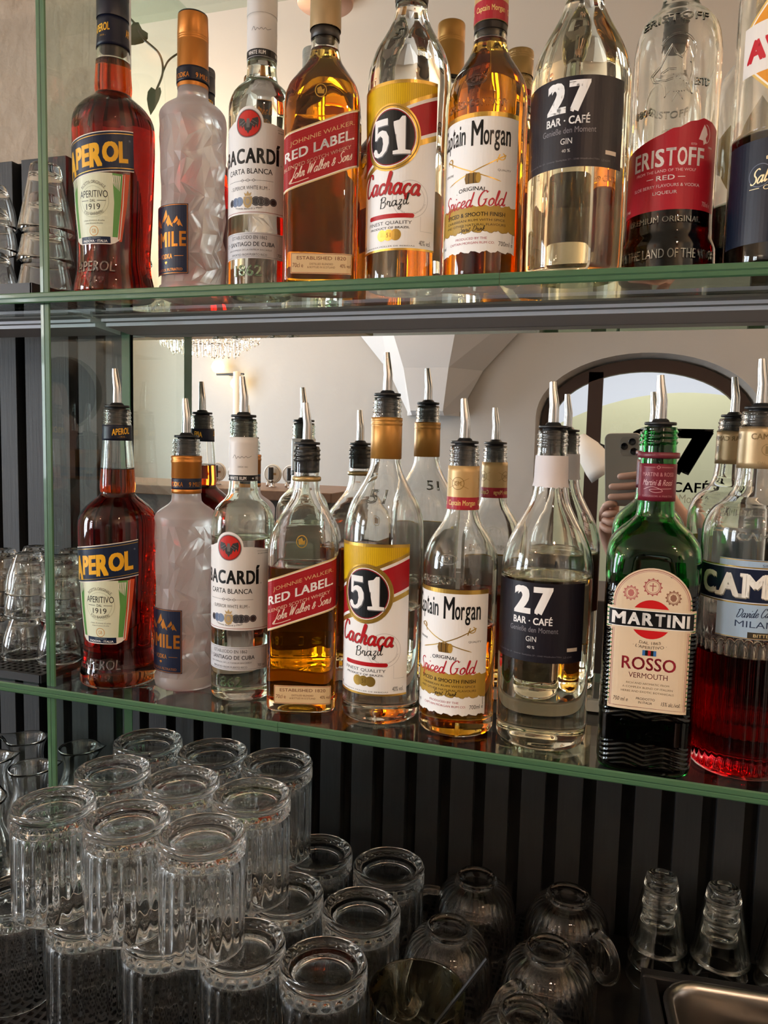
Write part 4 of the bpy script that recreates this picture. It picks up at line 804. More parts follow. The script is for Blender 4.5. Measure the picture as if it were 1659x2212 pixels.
def pourer_meshes():
    p = [(0,-.026),(.0095,-.026),(.0112,-.024),(.0112,-.019),(.0100,-.0185),(.0112,-.015),(.0100,-.0145),(.0112,-.011),(.0100,-.0105),(.0112,-.007),(.0102,-.0065),(.0110,-.001),(.0112,-.0008),(.0114,.0012),(.0095,.0016),(.0095,.0028),(.0130,.0030),(.0134,.0042),(.0130,.0055),(.0075,.0058),(.0066,.0075),(.0052,.0085),(0,.0085)]
    st = mesh('stopper', lathe(p, 40), BLACKPL, True)
    bm = bmesh.new(); tube(bm, [(0,0,.006),(0,0,.016),(.0002,0,.024),(-.0006,0,.030),(-.0016,0,.038),(-.0022,0,.0455)], [.0049,.0047,.0045,.0042,.0036,.0030], 20, caps=False)
    tube(bm, [(-.0022,0,.0455),(-.0016,0,.038),(0,0,.02)], [.0030,.0031,.0032], 20, caps=False)
    vs = [v for v in bm.verts]; bmesh.ops.remove_doubles(bm, verts=vs, dist=1e-6)
    return st, mesh('spout', bm, STEEL, True)
POUR = pourer_meshes()
def pourer(parent, H, tilt=0.0):
    s = link('pourer', POUR[0], parent, (0, 0, H*.001-.001), tilt); t = link('spout', POUR[1], s); t['label'] = 'tapered steel spout'; return s
def cap_mesh(name, r, z0, z1, m, knurl=True, taper=0.0, topmat=None):
    def mk():
        pr = [(r*.001, z0*.001), ((r+.1)*.001, (z0+1)*.001)]; h = z1-z0
        for k in range(3): z = z0+h*.62+k*2.2; pr += [((r)*.001, z*.001), ((r-.5)*.001, (z+.8)*.001), ((r)*.001, (z+1.6)*.001)]
        pr += [((r-taper)*.001, (z1-2.2)*.001), ((r-taper-.4)*.001, (z1-.6)*.001), ((r-taper-2)*.001, z1*.001), (0, z1*.001)]
        md = (lambda t, z, q: .00018*math.cos(60*t) if (z0+h*.72)*.001 < z < (z1-3)*.001 and q > .004 else 0) if knurl else None
        bm = lathe(pr, 180 if knurl else 64, md, cap0=False)
        if topmat:
            for f in bm.faces:
                if f.calc_center_median().z > (z1-2)*.001: f.material_index = 1
        return mesh(name, bm, [m, topmat] if topmat else m, True)
    return cached((name, r, z0, z1), mk)
def ann(L, *fs):
    for f in fs: f(L)
KIND = {}
def make_bottle(kind, name, label, x, y, z, face, level, lower, group):
    K = KIND[kind]; sh = K['sh']; H = sh.top
    o = root(name, label, 'bottle', (x, y, z), math.radians(face), group)
    if kind == 'vodka': 
        g = link('frosted_body', cached('frost', faceted_mesh), o)
        if lower: link('clear_mouth', cached('vmouth', lambda: mesh('clear_mouth', bottle_glass(S_VN, 2.2, 1.0, 64, [15, 10.5, 6], None, .5), CLEAR, True)), o, (0, 0, .2552))
    else:
        g = link('glass_body', cached(('g', kind, level), lambda: mesh('glass_body', bottle_glass(sh, K.get('wall', 2.2), K.get('floor', 6), K.get('N', 80), [H-4, H-8.5, H-13], K.get('mod'), 4.0, level, K.get('fine', ())), K['glass'], True)), o)
        link('liquid', cached(('l', kind, level), lambda: mesh('liquid', bottle_liquid(sh, level, K.get('wall', 2.2), K.get('floor', 6)), LIQ[K['liq']], True)), o)
    off = .25 if kind == 'vodka' else 0
    def labs():
        d = K['lab'](); d = d if isinstance(d, dict) else dict(front_label=d)
        return [(n, l.build(n, lambda u, v, q: sh.wrap(u, v, q+off))) for n, l in d.items()]
    for n, me in cached(('lab', kind), labs): link(n, me, o)
    for nm, fs in (('raised_lettering', K.get('relief', [])), ('wolf_emblem', K.get('emblem', []))):
        for q, f in enumerate(fs):
            def rl():
                L = Lab(); f(L); r = relief(L, nm, sh, K['glass'], o); me = r.data; bpy.data.objects.remove(r); return me
            link(nm, cached((nm, kind, q), rl), o)
    (K['low'] if lower else K['high'])(o, sh, H)
    return o
G = lambda: GOLD()
# --- neck dressings
def ap_deco(L):
    for u in (-24, 12, 48):
        L.text('APEROL', u, 281, 19, 7, YEL, 1, bold=.02, skew=.12); L.text('- 1919 -', u+1, 275, 9, 2, '#b98a2c', 1)
def ap_low(o, sh, H): neck_band(sh, 271, 288, .5, '#14172a', ap_deco, 'neck_band', o, 'apl'); pourer(o, H, .3)
def ap_high(o, sh, H):
    neck_band(sh, 258, 288, .6, '#10142a', lambda L: ann(L, *[(lambda L, u=u: (L.text('APEROL', u, 275, 19, 8, YEL, 1, bold=.02, skew=.12), L.text('- 1919 -', u+1, 267, 9, 2, '#b98a2c', 1))) for u in (-40, -4, 32)]), 'neck_band', o, 'aph')
    link('screw_cap', cap_mesh('screw_cap', 16.4, 288, 318, mat('navy_cap', '#10142a', .35)), o)
KIND['aperitif'] = dict(sh=S_AP, liq='orange', glass=CLEAR, lab=lab_aperitif, low=ap_low, high=ap_high, floor=9, punt=9, relief=[lambda L: L.text('APEROL', 0, 28, 44, 11, BLK, bold=.01), lambda L: L.text('1919', 0, 14, 24, 7, BLK)])
def vo_deco(L):
    for u in (-44, -6, 32): L.text('9 MILE VODKA', u, 225.5, 32, 5, COPPER(), 1, bold=.01)
CAPC = mat('copper_cap', '#b8742e', .34, .55)
def vo_low(o, sh, H):
    link('copper_collar', cached('voc', lambda: mesh('copper_collar', lathe([(.0158,.215),(.0164,.216),(.0164,.219),(.0161,.2195),(.0161,.232),(.0164,.2325),(.0163,.248),(.0168,.249),(.0168,.251),(.0162,.252),(.0168,.254),(.0166,.256),(.0150,.2565)], 56, cap0=False, cap1=False), CAPC, True)), o)
    neck_band(sh, 219.8, 231.8, .75, '#1a2138', vo_deco, 'neck_band', o, 'vol'); pourer(o, H, .1)
def vo_high(o, sh, H):
    link('screw_cap', cap_mesh('screw_cap', 16.0, 216, 291, CAPC, True, .6, mat('black_cap_top', '#15161a', .4)), o)
    neck_band(sh, 220, 235, 1.4, '#15182a', vo_deco, 'neck_band', o, 'voh')
KIND['vodka'] = dict(sh=S_VO, lab=lab_vodka, low=vo_low, high=vo_high)
def ru_deco(L):
    for u in (-30, 0, 30): L.text('WHITE RUM', u, 235, 19, 3.6, '#e8e4e0', 2, bold=.02); L.poly([(u-14.4, 235), (u-13, 236), (u-11.6, 235), (u-13, 234)], '#e8e4e0', 2); cursive(L, u+5, 257, 20, '#3a3a40'); L.text('DESDE 1862', u+6, 247, 10, 1.6, '#777', 1)
def ru_low(o, sh, H):
    neck_band(sh, 232, 278, .5, '#e4dfdc', lambda L: (L.rect(-47, 232.3, 47, 238.3, '#1b191b', 1), ru_deco(L)), 'neck_band', o, 'rul'); pourer(o, H, 0)
def ru_high(o, sh, H):
    neck_band(sh, 236, 278, .5, '#d8d3d0', lambda L: (L.rect(-47, 236.3, 47, 243.3, '#1b191b', 1), [(L.text('WHITE RUM', u, 239.8, 19, 3.8, '#e8e4e0', 2, bold=.02), cursive(L, u+5, 262, 20, '#3a3a40')) for u in (-30, 0, 30)]), 'neck_band', o, 'ruh')
    link('screw_cap', cap_mesh('screw_cap', 15.3, 278, 312, mat('white_cap', '#cfcac6', .35)), o)
KIND['rum'] = dict(sh=S_RU, liq='clear', glass=GREENISH, lab=lab_rum, low=ru_low, high=ru_high, floor=8, punt=12, relief=[lambda L: L.text('1862', 0, 22, 30, 11, BLK, bold=.01)])
def wh_low(o, sh, H):
    link('neck_ring', cached('whr', lambda: mesh('neck_ring', lathe([(.0134,.2345),(.0146,.2350),(.0150,.2370),(.0146,.2390),(.0134,.2395)], 48, cap0=False, cap1=False), mat('pale_gold_ring', '#b59a6a', .35, .5), True)), o); pourer(o, H, .2)
def wh_high(o, sh, H):
    link('screw_cap', cap_mesh('screw_cap', 14.9, 245, 285, mat('sand_cap', '#a48a63', .4, .2), True, .3, mat('red_cap_top', '#9a2430', .4)), o)
    link('stopper_ring', cached('whs', lambda: mesh('stopper_ring', lathe([(.0134,.236),(.0139,.2365),(.0139,.2445),(.0134,.245)], 40, cap0=False, cap1=False), mat('dark_ring', '#1c1611', .4), True)), o)
KIND['whisky'] = dict(sh=S_WH, liq='amber', glass=CLEAR, lab=lab_whisky, low=wh_low, high=wh_high, floor=9, wall=3)
GOLDCAP = mat('ochre_gold_cap', '#b07d38', .38, .45)
def ca_low(o, sh, H):
    link('gold_collar', cached('cac', lambda: mesh('gold_collar', lathe([(.0148,.260),(.0155,.2605),(.0155,.292),(.0152,.2925),(.0157,.2935),(.0157,.2955),(.0152,.2965),(.0157,.2975),(.0156,.3005),(.0140,.301)], 56, cap0=False, cap1=False), GOLDCAP, True)), o); pourer(o, H, -.2)
def ca_high(o, sh, H): link('screw_cap', cap_mesh('screw_cap', 15.6, 266, 326, GOLDCAP), o); neck_band(sh, 262, 267, .6, '#2a2018', None, 'tear_strip', o, 'cah')
KIND['cachaca'] = dict(sh=S_CA, liq='clear', glass=CLEAR, lab=lab_cachaca, low=ca_low, high=ca_high, floor=8, relief=[lambda L: L.text('51', 6, 224, 17, 13, BLK, bold=.01)])
def sp_deco(z):
    def f(L):
        for u in (-27, 4, 35): L.text('Captain Morgan', u, z, 27, 6.5, '#e6c07a', 2, bold=.02); L.ring(u-4, z+19, 6, 6, .6, '#8a6a34', 1); L.text('CM', u-4, z+19, 6.4, 4.4, '#8a6a34', 1, bold=.01); L.stroke([(u-14, z+14), (u+6, z+24)], .5, '#a08048', 1); L.stroke([(u+6, z+14), (u-14, z+24)], .5, '#a08048', 1)
    return f
def sp_low(o, sh, H):
    neck_band(sh, 214.5, 256, .8, mat('cream_capsule', '#c2a06a', .36, .25), lambda L: (L.rect(-48, 214.8, 48, 226.5, '#a52430', 1), sp_deco(220.5)(L)), 'neck_capsule', o, 'spl'); pourer(o, H, .1)
def sp_high(o, sh, H):
    neck_band(sh, 229, 262, .9, mat('cream_capsule', '#c2a06a', .36, .25), lambda L: (L.rect(-48, 229.3, 48, 246, '#a52430', 1), sp_deco(238)(L)), 'neck_capsule', o, 'sph'); link('screw_cap', cap_mesh('screw_cap', 15.4, 262, 290, mat('tan_cap', '#b08a50', .36, .3)), o)
    neck_band(sh, 222, 229, .3, '#1a120c', None, 'stopper_ring', o, 'sps')
KIND['spiced'] = dict(sh=S_SP, liq='rum', glass=CLEAR, lab=lab_spiced, low=sp_low, high=sp_high, floor=8, relief=[lambda L: L.text('SPICED COMPANY', 0, 150, 60, 6, BLK), lambda L: (L.ring(0, 170, 10, 5, 1, BLK), L.text('CM', 0, 170, 8, 5, BLK))])
def gi_low(o, sh, H):
    def mk():
        rnd = random.Random(3); pr = [(float(sh.A(z))*.001+.0006, z*.001) for z in np.linspace(239, 268, 8)]
        bm = lathe(pr, 60, lambda t, z, r: .0007*max(0, (.246-z)/.007)+(.0004*math.sin(t*9) if z < .241 else 0), cap0=False, cap1=False)
        for v in bm.verts:
            if v.co.z < .2395: v.co.z += rnd.uniform(-.0008, .0008)
        return mesh('paper_collar', bm, mat('white_paper', '#d9d2d3', .7), True)
    link('paper_collar', cached('gic', mk), o); pourer(o, H, -.1)
def gi_high(o, sh, H): link('screw_cap', cap_mesh('screw_cap', 15.4, 247, 300, mat('grey_cap', '#6c675f', .4)), o)
KIND['gin'] = dict(sh=S_GI, liq='gin', glass=CLEAR, lab=lab_gin, low=gi_low, high=gi_high, floor=8)
def ma_low(o, sh, H):
    def dec(L):
        for u in (0, 46): L.text('MARTINI & ROSSI', u, 255, 27, 3.4, '#c08a8e', 1); L.text('Martini & Rossi', u, 248, 26, 5, '#d8b0b2', 1, shear=.4); L.stroke(spline([(u-12, 242), (u-4, 244.5), (u+4, 241), (u-2, 239.5), (u-6, 242), (u+12, 243)]), .35, '#d8b0b2', 1); L.text('SUCCESSORI A MARTINI', u, 236.4, 26, 1.6, '#b07a80', 1); L.ring(u, 261, 1.7, 1.7, .4, '#c08a8e', 1, n=4); L.stroke([(u-13, 261), (u-2.5, 261)], .3, '#c08a8e', 1); L.stroke([(u+2.5, 261), (u+13, 261)], .3, '#c08a8e', 1)
    neck_band(sh, 232, 264, .5, '#6d1c2c', dec, 'neck_label', o, 'mal')
    link('seal_ring', cached('mar', lambda: mesh('seal_ring', lathe([(.0152,.2685),(.0172,.2688),(.0175,.271),(.0172,.2735),(.0152,.2738)], 48, cap0=False, cap1=False), mat('maroon_ring', '#6a2230', .4), True)), o); pourer(o, H, .15)
def chev(t, z):
    if 7 < z < 27 or 49 < z < 54.6: return 1.0*(abs(((z*.24+2.4*abs(((t/math.tau*8) % 1)-.5))) % 1-.5)*2-.5)
    c = abs(((t/math.tau*4) % 1)-.5)
    return .5*math.sin(z*1.7)*max(0, 1-c*14) if 60 < z < 158 else 0
KIND['vermouth'] = dict(N=176, fine=((6, 28), (48, 56), (59, 159)), sh=S_MA, liq='dark', glass=GREEN, lab=lab_vermouth, low=ma_low, high=None, floor=8, wall=2.6, mod=lambda t, z: chev(t, z), relief=[lambda L: L.text('FONDATA NEL', 0, 44, 46, 6, BLK, bold=.01), lambda L: L.text('1863', 0, 34, 28, 8, BLK, bold=.01)])
def bi_low(o, sh, H):
    def dec(L):
        for u in (-34, 2, 38): L.text('CAMPARI', u, 289, 26, 5, '#7a6440', 1, bold=.02); L.ring(u, 278, 5, 5, .6, '#8f7a54', 1); L.rect(u-2, 274.5, u+2, 281, '#8f7a54', 1); L.text('DAL 1860', u, 267, 14, 1.8, '#8f7a54', 1)
    neck_band(sh, 262, 297, .7, mat('champagne_capsule', '#b49a72', .36, .35), dec, 'neck_capsule', o, 'bil'); pourer(o, H, .2)
KIND['bitter'] = dict(N=216, sh=S_BI, liq='red', glass=CLEAR, lab=lab_bitter, low=bi_low, high=None, floor=9, mod=lambda t, z: -1.1*max(0, math.cos(36*t))*min(1, max(0, (118-z)/5))*min(1, max(0, (z-6)/4)), relief=[lambda L: L.text('CAMPARI', 0, 207, 50, 7, BLK, bold=.02)])
be_rel = [lambda L, q=q: L.text(*q, BLK, bold=.008) for q in (('ERISTOFF', 0, 211, 56, 7), ('PREMIUM ORIGINAL', 0, 47, 62, 5), ('FROM THE LAND OF THE WOLF', 0, 18, 100, 8), ('1806', -22, 138, 16, 6), ('ESTD', 26, 158, 14, 6))]
def be_emb(L):
    head = [(-16, 166), (-9, 172), (-4, 181), (0, 188), (3, 181), (8, 177), (13, 185), (16, 176), (17, 166), (15, 156), (17, 148), (12, 152), (10, 144), (6, 150), (2, 143), (0, 151), (-4, 147), (-5, 155), (-9, 160), (-14, 161), (-16, 166)]
    L.stroke(head, 1.6, BLK); L.stroke([(-8, 166), (-2, 169), (4, 168)], 1.2, BLK); L.stroke([(-12, 163), (-4, 160), (2, 161)], 1, BLK)
    for i in range(5): L.stroke([(2+i*2.6, 164-i*2), (4+i*2, 156-i*1.2), (3+i*2, 150)], 1, BLK)
    L.ring(4, 182, 15, 15, 1.2, BLK, a0=-40, a1=150)
KIND['berry'] = dict(sh=S_BE, liq='berry', glass=CLEAR, lab=lab_berry, low=None, high=lambda o, sh, H: link('screw_cap', cap_mesh('screw_cap', 15, 262, 305, mat('dark_cap', '#1c1a1c', .4)), o), floor=9, relief=be_rel, emblem=[be_emb])
KIND['herbal'] = dict(sh=S_HE, liq='black', glass=CLEAR, lab=lab_herbal, low=None, high=lambda o, sh, H: link('screw_cap', cap_mesh('screw_cap', 15.4, 280, 318, mat('gold_cap', '#a58142', .35, .5)), o), floor=8)
GU = 'bottles on the upper glass shelf'; GL = 'bottles on the lower glass shelf'
for kind, nm, lb, x, y, f, lev in (
    ('aperitif', 'aperitif_bottle', 'bulbous bottle full of orange-red aperitif with screw cap, upper shelf beside the glass divider', -.5424, .725, 5, 246),
    ('vodka', 'vodka_bottle', 'frosted faceted vodka bottle with tall copper screw cap on the upper shelf', -.4565, .742, -18, 0),
    ('rum', 'white_rum_bottle', 'white rum bottle with bat emblem and white screw cap on the upper shelf', -.378, .745, 4, 235),
    ('whisky', 'whisky_bottle', 'square whisky bottle with slanted red label, full and capped, on the upper shelf', -.299, .722, 17, 227),
    ('cachaca', 'cachaca_bottle', 'yellow, red and white labelled 51 bottle with gold cap on the upper shelf', -.2165, .733, -8, 262),
    ('spiced', 'spiced_rum_bottle', 'amber spiced rum bottle nearly full, red and cream neck capsule, on the upper shelf', -.139, .725, -8, 216),
    ('gin', 'gin_bottle', 'clear gin bottle with black 27 label and grey cap on the upper shelf', -.056, .713, -9, 232),
    ('berry', 'berry_liqueur_bottle', 'clear embossed bottle with jagged red label and dark liqueur at its bottom', .0228, .746, -9, 66),
    ('herbal', 'herbal_liqueur_bottle', 'bottle with orange diamond label above a dark navy label, last on the upper shelf', .1065, .72, 8, 104)):
    make_bottle(kind, nm, lb, x, y, ZU, f, lev, False, GU)
for kind, nm, lb, x, y, f, lev in (
    ('aperitif', 'aperitif_bottle', 'bulbous orange-red aperitif bottle with steel pourer, lower shelf beside the glass divider', -.541, .725, 7, 240),
    ('vodka', 'vodka_bottle', 'frosted faceted vodka bottle with steel pourer and copper collar on the lower shelf', -.464, .742, -18, 0),
    ('rum', 'white_rum_bottle', 'white rum bottle with bat emblem and steel pourer on the lower shelf', -.3905, .735, 2.5, 172),
    ('whisky', 'whisky_bottle', 'square whisky bottle with slanted red label and steel pourer on the lower shelf', -.316, .732, 17, 148),
    ('cachaca', 'cachaca_bottle', 'tall 51 bottle with gold collar and steel pourer on the lower shelf', -.231, .733, -8, 112),
    ('spiced', 'spiced_rum_bottle', 'half-empty amber spiced rum bottle with steel pourer on the lower shelf', -.150, .725, -8.5, 104),
    ('gin', 'gin_bottle', 'clear gin bottle with black 27 label, white paper collar and pourer on the lower shelf', -.068, .727, -10.4, 157),
    ('vermouth', 'vermouth_bottle', 'square green vermouth bottle with arched cream label and pourer on the lower shelf', .0245, .708, 0, 163),
    ('bitter', 'bitter_bottle', 'fluted bottle of red bitter with navy band label, last on the lower shelf', .1052, .725, 10, 104)):
    make_bottle(kind, nm, lb, x, y, ZL, f, lev, True, GL)
# ------------------------------------------------------------------ glassware
TUMB = glass('tumbler_glass', (.990, .994, .994), 0, 1.46); SMOKE = glass('smoky_mug_glass', (.955, .945, .935), 0, 1.48)
def tumbler_mesh():
    N = 176; n = 22
    def mo(t, z, r):
        d = 0
        if z < .082 and r > .0352: d += .00042*abs(math.sin(n*t/2))*min(1, (.082-z)/.004)
        if .0815 < z < .0935 and r > .034:
            u = abs(((n*t/math.tau) % 1)-.5)*2; v = abs(z-.0875)/.006; d += .0015*max(0, 1-abs(u-v)*1.2)
        return d
    def mi(t, z, r): return mo(t, z, r) if r > .0352 else (.0004*math.cos(n*t) if .006 < z < .08 and r > .031 else 0)
    p = [(.0352,.0006),(.0358,0),(.0364,.0006),(.0364,.003)] + [(.0364+.0002*k/14, .003+.076*k/14) for k in range(15)] + [(.0360,.0805),(.0358,.0812)] + [(.0360,.0815+.0012*k) for k in range(11)] + [(.0366,.0945),(.0371,.0960),(.0372,.0978),(.0364,.0992),(.0345,.1000),(.0322,.0997),(.0306,.0986),(.0298,.0972),(.0280,.0966),(.020,.0958),(.010,.0952),(0,.0950)]
    q = [(0,.0872),(.014,.0868),(.024,.0852),(.0295,.0815),(.0322,.076)] + [(.0325+.0022*k/10, .072-.066*k/10) for k in range(11)] + [(.0348,.0020)]
    bm = lathe(p+q, N, mi, cap0=False, cap1=False); 

    bm2 = bm; bmesh.ops.remove_doubles(bm2, verts=bm2.verts[:], dist=1e-7)
    # close the lip between the inside and the outside walls
    ed = [e for e in bm2.edges if e.is_boundary]; bmesh.ops.bridge_loops(bm2, edges=ed); bmesh.ops.recalc_face_normals(bm2, faces=bm2.faces[:]); return mesh('tumbler', bm2, TUMB, True)
TM = tumbler_mesh(); HT = .1000
GT = 'ribbed tumblers stacked upside down on the counter'
def put(me, name, label, cat, loc, rz, group): return tag(link(name, me, None, loc, rz), label, cat, group)
rnd = random.Random(2)
rows = ('front', 'middle', 'back'); cols = ('first', 'second', 'third', 'fourth', 'fifth')
l1x = ((-.540, -.457, -.376, -.3005, -.224), (-.543, -.462, -.381, -.298, -.2195), (-.546, -.465, -.383, -.297, -.217)); l1y = (.563, .653, .733)
l2x = ((-.490, -.410, -.334), (-.486, -.406, -.3285), (-.497, -.415, -.338)); l2y = (.559, .640, .716)
for j in range(3):
    for i in range(5):
        dy = (0, .001, .002, .008, .007)[i] if j == 0 else 0
        put(TM, 'tumbler', 'upturned ribbed tumbler on the mat, bottom layer, %s row, %s from the carafes' % (rows[j], cols[i]), 'glass', (l1x[j][i], l1y[j]+dy, MC), rnd.uniform(0, 6), GT)
for j in range(3):
    for i in range(3):
        put(TM, 'tumbler', 'upturned ribbed tumbler in the top layer, %s row, %s from the carafes' % (rows[j], cols[i]), 'glass', (l2x[j][i], l2y[j], MC+HT+.0003), rnd.uniform(0, 6), GT)
def mug():
    n = 34
    def mo(t, z, r): return .0007*abs(math.sin(n*t/2)) if r > .024 and z < .066 else 0
    p = [(.0385,.001),(.0395,0),(.0405,.001),(.0412,.006),(.0424,.014),(.0430,.024),(.0426,.034),(.0410,.044),(.0380,.053),(.0338,.060),(.0280,.0660),(.0232,.0690),(.0215,.0708),(.0216,.0732),(.0206,.0748),(.0190,.0750),(.0178,.0738),(.0168,.0722),(.008,.0716),(0,.0714)]
    q = [(0,.0665),(.010,.0660),(.019,.0640),(.026,.0605),(.0315,.0560),(.0355,.0500),(.0382,.0425),(.0398,.034),(.0402,.024),(.0398,.014),(.0388,.006)]
    bm = lathe(p+q, 136, mo, cap0=False, cap1=False); ed = [e for e in bm.edges if e.is_boundary]; bmesh.ops.bridge_loops(bm, edges=ed); bmesh.ops.recalc_face_normals(bm, faces=bm.faces[:]); a = mesh('mug_body', bm, SMOKE, True)
    h = bmesh.new(); tube(h, spline([(.0418, 0, .016), (.052, 0, .012), (.062, 0, .018), (.067, 0, .030), (.064, 0, .044), (.054, 0, .053), (.0385, 0, .0535)], 5), [.0048]*31, 12); return a, mesh('handle', h, SMOKE, True)
MB_, MH = mug()
def put_mug(x, y, deg, label):
    o = root('glass_mug', label, 'mug', (x, y, MC), 0, 'upturned ribbed glass mugs'); link('mug_body', MB_, o); link('handle', MH, o, (0, 0, 0), math.radians(deg))
for a in ((-.134, .786, 190, 'upturned ribbed glass mug nearest the slatted wall beside the tumblers'), (-.037, .788, -42, 'upturned ribbed glass mug at the back right, handle facing the espresso glasses'),
          (-.143, .692, 243, 'upturned ribbed glass mug in the middle, handle toward the tumblers'), (-.0475, .693, 232, 'upturned ribbed glass mug beside the steel tray, handle toward the front'), (-.058, .603, -20, 'upturned ribbed glass mug at the very front, cut by the picture edge')): put_mug(*a)
def cup_mesh(name, rb, rr, h, wall, foot, m=None, N=56, waist=0.0):
    """upturned straight-sided glass: rim at z = 0, base at the top"""
    p = [(rr-wall*.4, .0004), (rr-wall*.15, 0), (rr, .0006)]; k = 12
    for i in range(1, k+1): t = i/k; p.append((rr+(rb-rr)*t-waist*math.sin(math.pi*t), h*.965*t))
    p += [(rb-.0004, h*.985), (rb-.0018, h), (rb-.0045, h), (rb-.0065, h-.0012), (rb*.4, h-.0022), (0, h-.0024)]
    q = [(0, h-foot), ((rb-wall)*.6, h-foot-.0004), ((rb-wall)*.93, h-foot-.0022)]
    for i in range(k): t = 1-i/k; t *= (h-foot-.004)/h; q.append((rr+(rb-rr)*t-waist*math.sin(math.pi*t)-wall, h*t))
    q.append((rr-wall, .0008)); bm = lathe(p+q, N, None, cap0=False, cap1=False); ed = [e for e in bm.edges if e.is_boundary]; bmesh.ops.bridge_loops(bm, edges=ed); bmesh.ops.recalc_face_normals(bm, faces=bm.faces[:]); return mesh(name, bm, m or CLEAR, True)
SHOT = cup_mesh('shot_glass', .0145, .0258, .049, .0018, .006, waist=-.003); CONE = cup_mesh('espresso_glass', .0160, .0310, .076, .0018, .009); CONE2 = cup_mesh('espresso_glass', .0152, .0288, .074, .0017, .009)
GS = 'shot glasses on the lower shelf mat'
cn = ('first', 'second', 'third')
for i, (x, y) in enumerate(((-.728, .742), (-.681, .733), (-.631, .735))):
    for k, (dz, dx, dy) in enumerate(((0, 0, 0), (.0496, .002, .004), (.0760, .003, .005))):
        put(SHOT, 'shot_glass', '%s in the %s stack from the picture edge, lower shelf front row' % (('bottom shot glass', 'middle shot glass', 'top shot glass')[k], cn[i]), 'glass', (x+dx, y+dy, ML+dz), .3*k, GS)
for i, (x, y) in enumerate(((-.708, .785), (-.652, .784))):
    for k, dz in enumerate((0, .0495, .0760)):
        put(SHOT, 'shot_glass', '%s in the back row stack, lower shelf, %s' % (('bottom shot glass', 'middle shot glass', 'top shot glass')[k], ('away from the divider', 'beside the divider')[i]), 'glass', (x, y, ML+dz), .3*k, GS)
GE = 'nested espresso glasses'
for nm, x, y, z, n, lb in (('u', -.646, .738, MU, 3, 'conical stack on the upper shelf beside the glass divider'), ('r', .0523, .800, MC-.0055, 3, 'stack behind the tray, nearest the mugs'), ('s', .1107, .798, MC-.0055, 3, 'stack behind the tray, in the middle'), ('t', .1725, .802, MC-.0055, 3, 'stack behind the tray, at the picture edge')):
    for k in range(n):
        put(CONE if nm == 'u' else CONE2, 'espresso_glass', '%s espresso glass of the %s' % ((('bottom', 'middle', 'top') if n == 3 else ('lower', 'upper'))[k], lb), 'glass', (x+.0008*k, y+.0006*k, z+k*(.0335 if nm == 'u' else .0185)), .4*k, GE)
for k, dz in enumerate((0, .0495, .0760)):
    put(SHOT, 'shot_glass', '%s on the upper shelf mat at the left picture edge' % ('bottom shot glass', 'middle shot glass', 'top shot glass')[k], 'glass', (-.716, .735, MU+dz), 0, 'shot glasses on the upper shelf')
def carafe():
    N = 64; out = [(.0, .003), (.022, .002), (.027, .001), (.0300, .005), (.0305, .012), (.0305, .060), (.0290, .074), (.0245, .088), (.0212, .098), (.0205, .106), (.0215, .116), (.0245, .1255), (.0262, .1290)]
    inn = [(r-.0022, z) for r, z in out[::-1][:-4]] + [(.024, .0075), (0, .0065)]
    bm = lathe(out+[(.0265, .1298), (.0256, .1304)]+inn, N, None, cap0=False, cap1=False)
    for v in bm.verts:
        if v.co.z > .108:
            k = (v.co.z-.108)/.022; t = math.atan2(v.co.y, v.co.x); w = math.exp(-(t/.42)**2); v.co.x += .0105*k*k*w; v.co.z += .004*k*w
    bmesh.ops.recalc_face_normals(bm, faces=bm.faces[:]); return mesh('carafe', bm, CLEAR, True)
CF = carafe()
for x, y, dg, lb in ((-.754, .812, 200, 'small glass carafe by the slatted wall, spout pointing to the picture edge'), (-.668, .812, 10, 'small glass carafe behind the divider, spout pointing to the tumblers'), (-.682, .741, 30, 'small glass carafe in the front pair, spout toward the tumblers'), (-.750, .745, 30, 'small glass carafe cut by the left picture edge')):
    put(CF, 'carafe', lb, 'carafe', (x, y, MC), math.radians(dg), 'small glass carafes on the counter')
put(CF, 'carafe', 'small glass carafe at the left picture edge, in front of the others', 'carafe', (-.672, .655, MC), 2.0, 'small glass carafes on the counter')
# upright glass with a black stirrer
def upright():
    o = [(0, .003), (.026, .002), (.030, 0), (.033, .004), (.0350, .02), (.0372, .05), (.0395, .0985), (.0392, .1), (.0386, .0996)]; i = [(.0380, .0985), (.0357, .05), (.0333, .02), (.030, .011), (0, .009)]
    bm = lathe(o+i, 72, None, cap0=False, cap1=False); bmesh.ops.recalc_face_normals(bm, faces=bm.faces[:]); return mesh('drinking_glass', bm, glass('lamp_tinted_glass', (.98, .955, .83)), True)  # yellow cast of the lamps put into the glass colour
put(upright(), 'drinking_glass', 'plain upright drinking glass at the front edge between tumblers and mugs', 'glass', (-.1425, .572, ZC+.0003), 0, None)
bm = bmesh.new(); tube(bm, [(-.163, .575, ZC+.0115), (-.1085, .580, ZC+.1005), (-.088, .582, ZC+.134)], .0016, 8)
tag(link('stirrer', mesh('stirrer', bm, BLACKPL)), 'thin black stirrer leaning out of the upright drinking glass', 'stirrer')
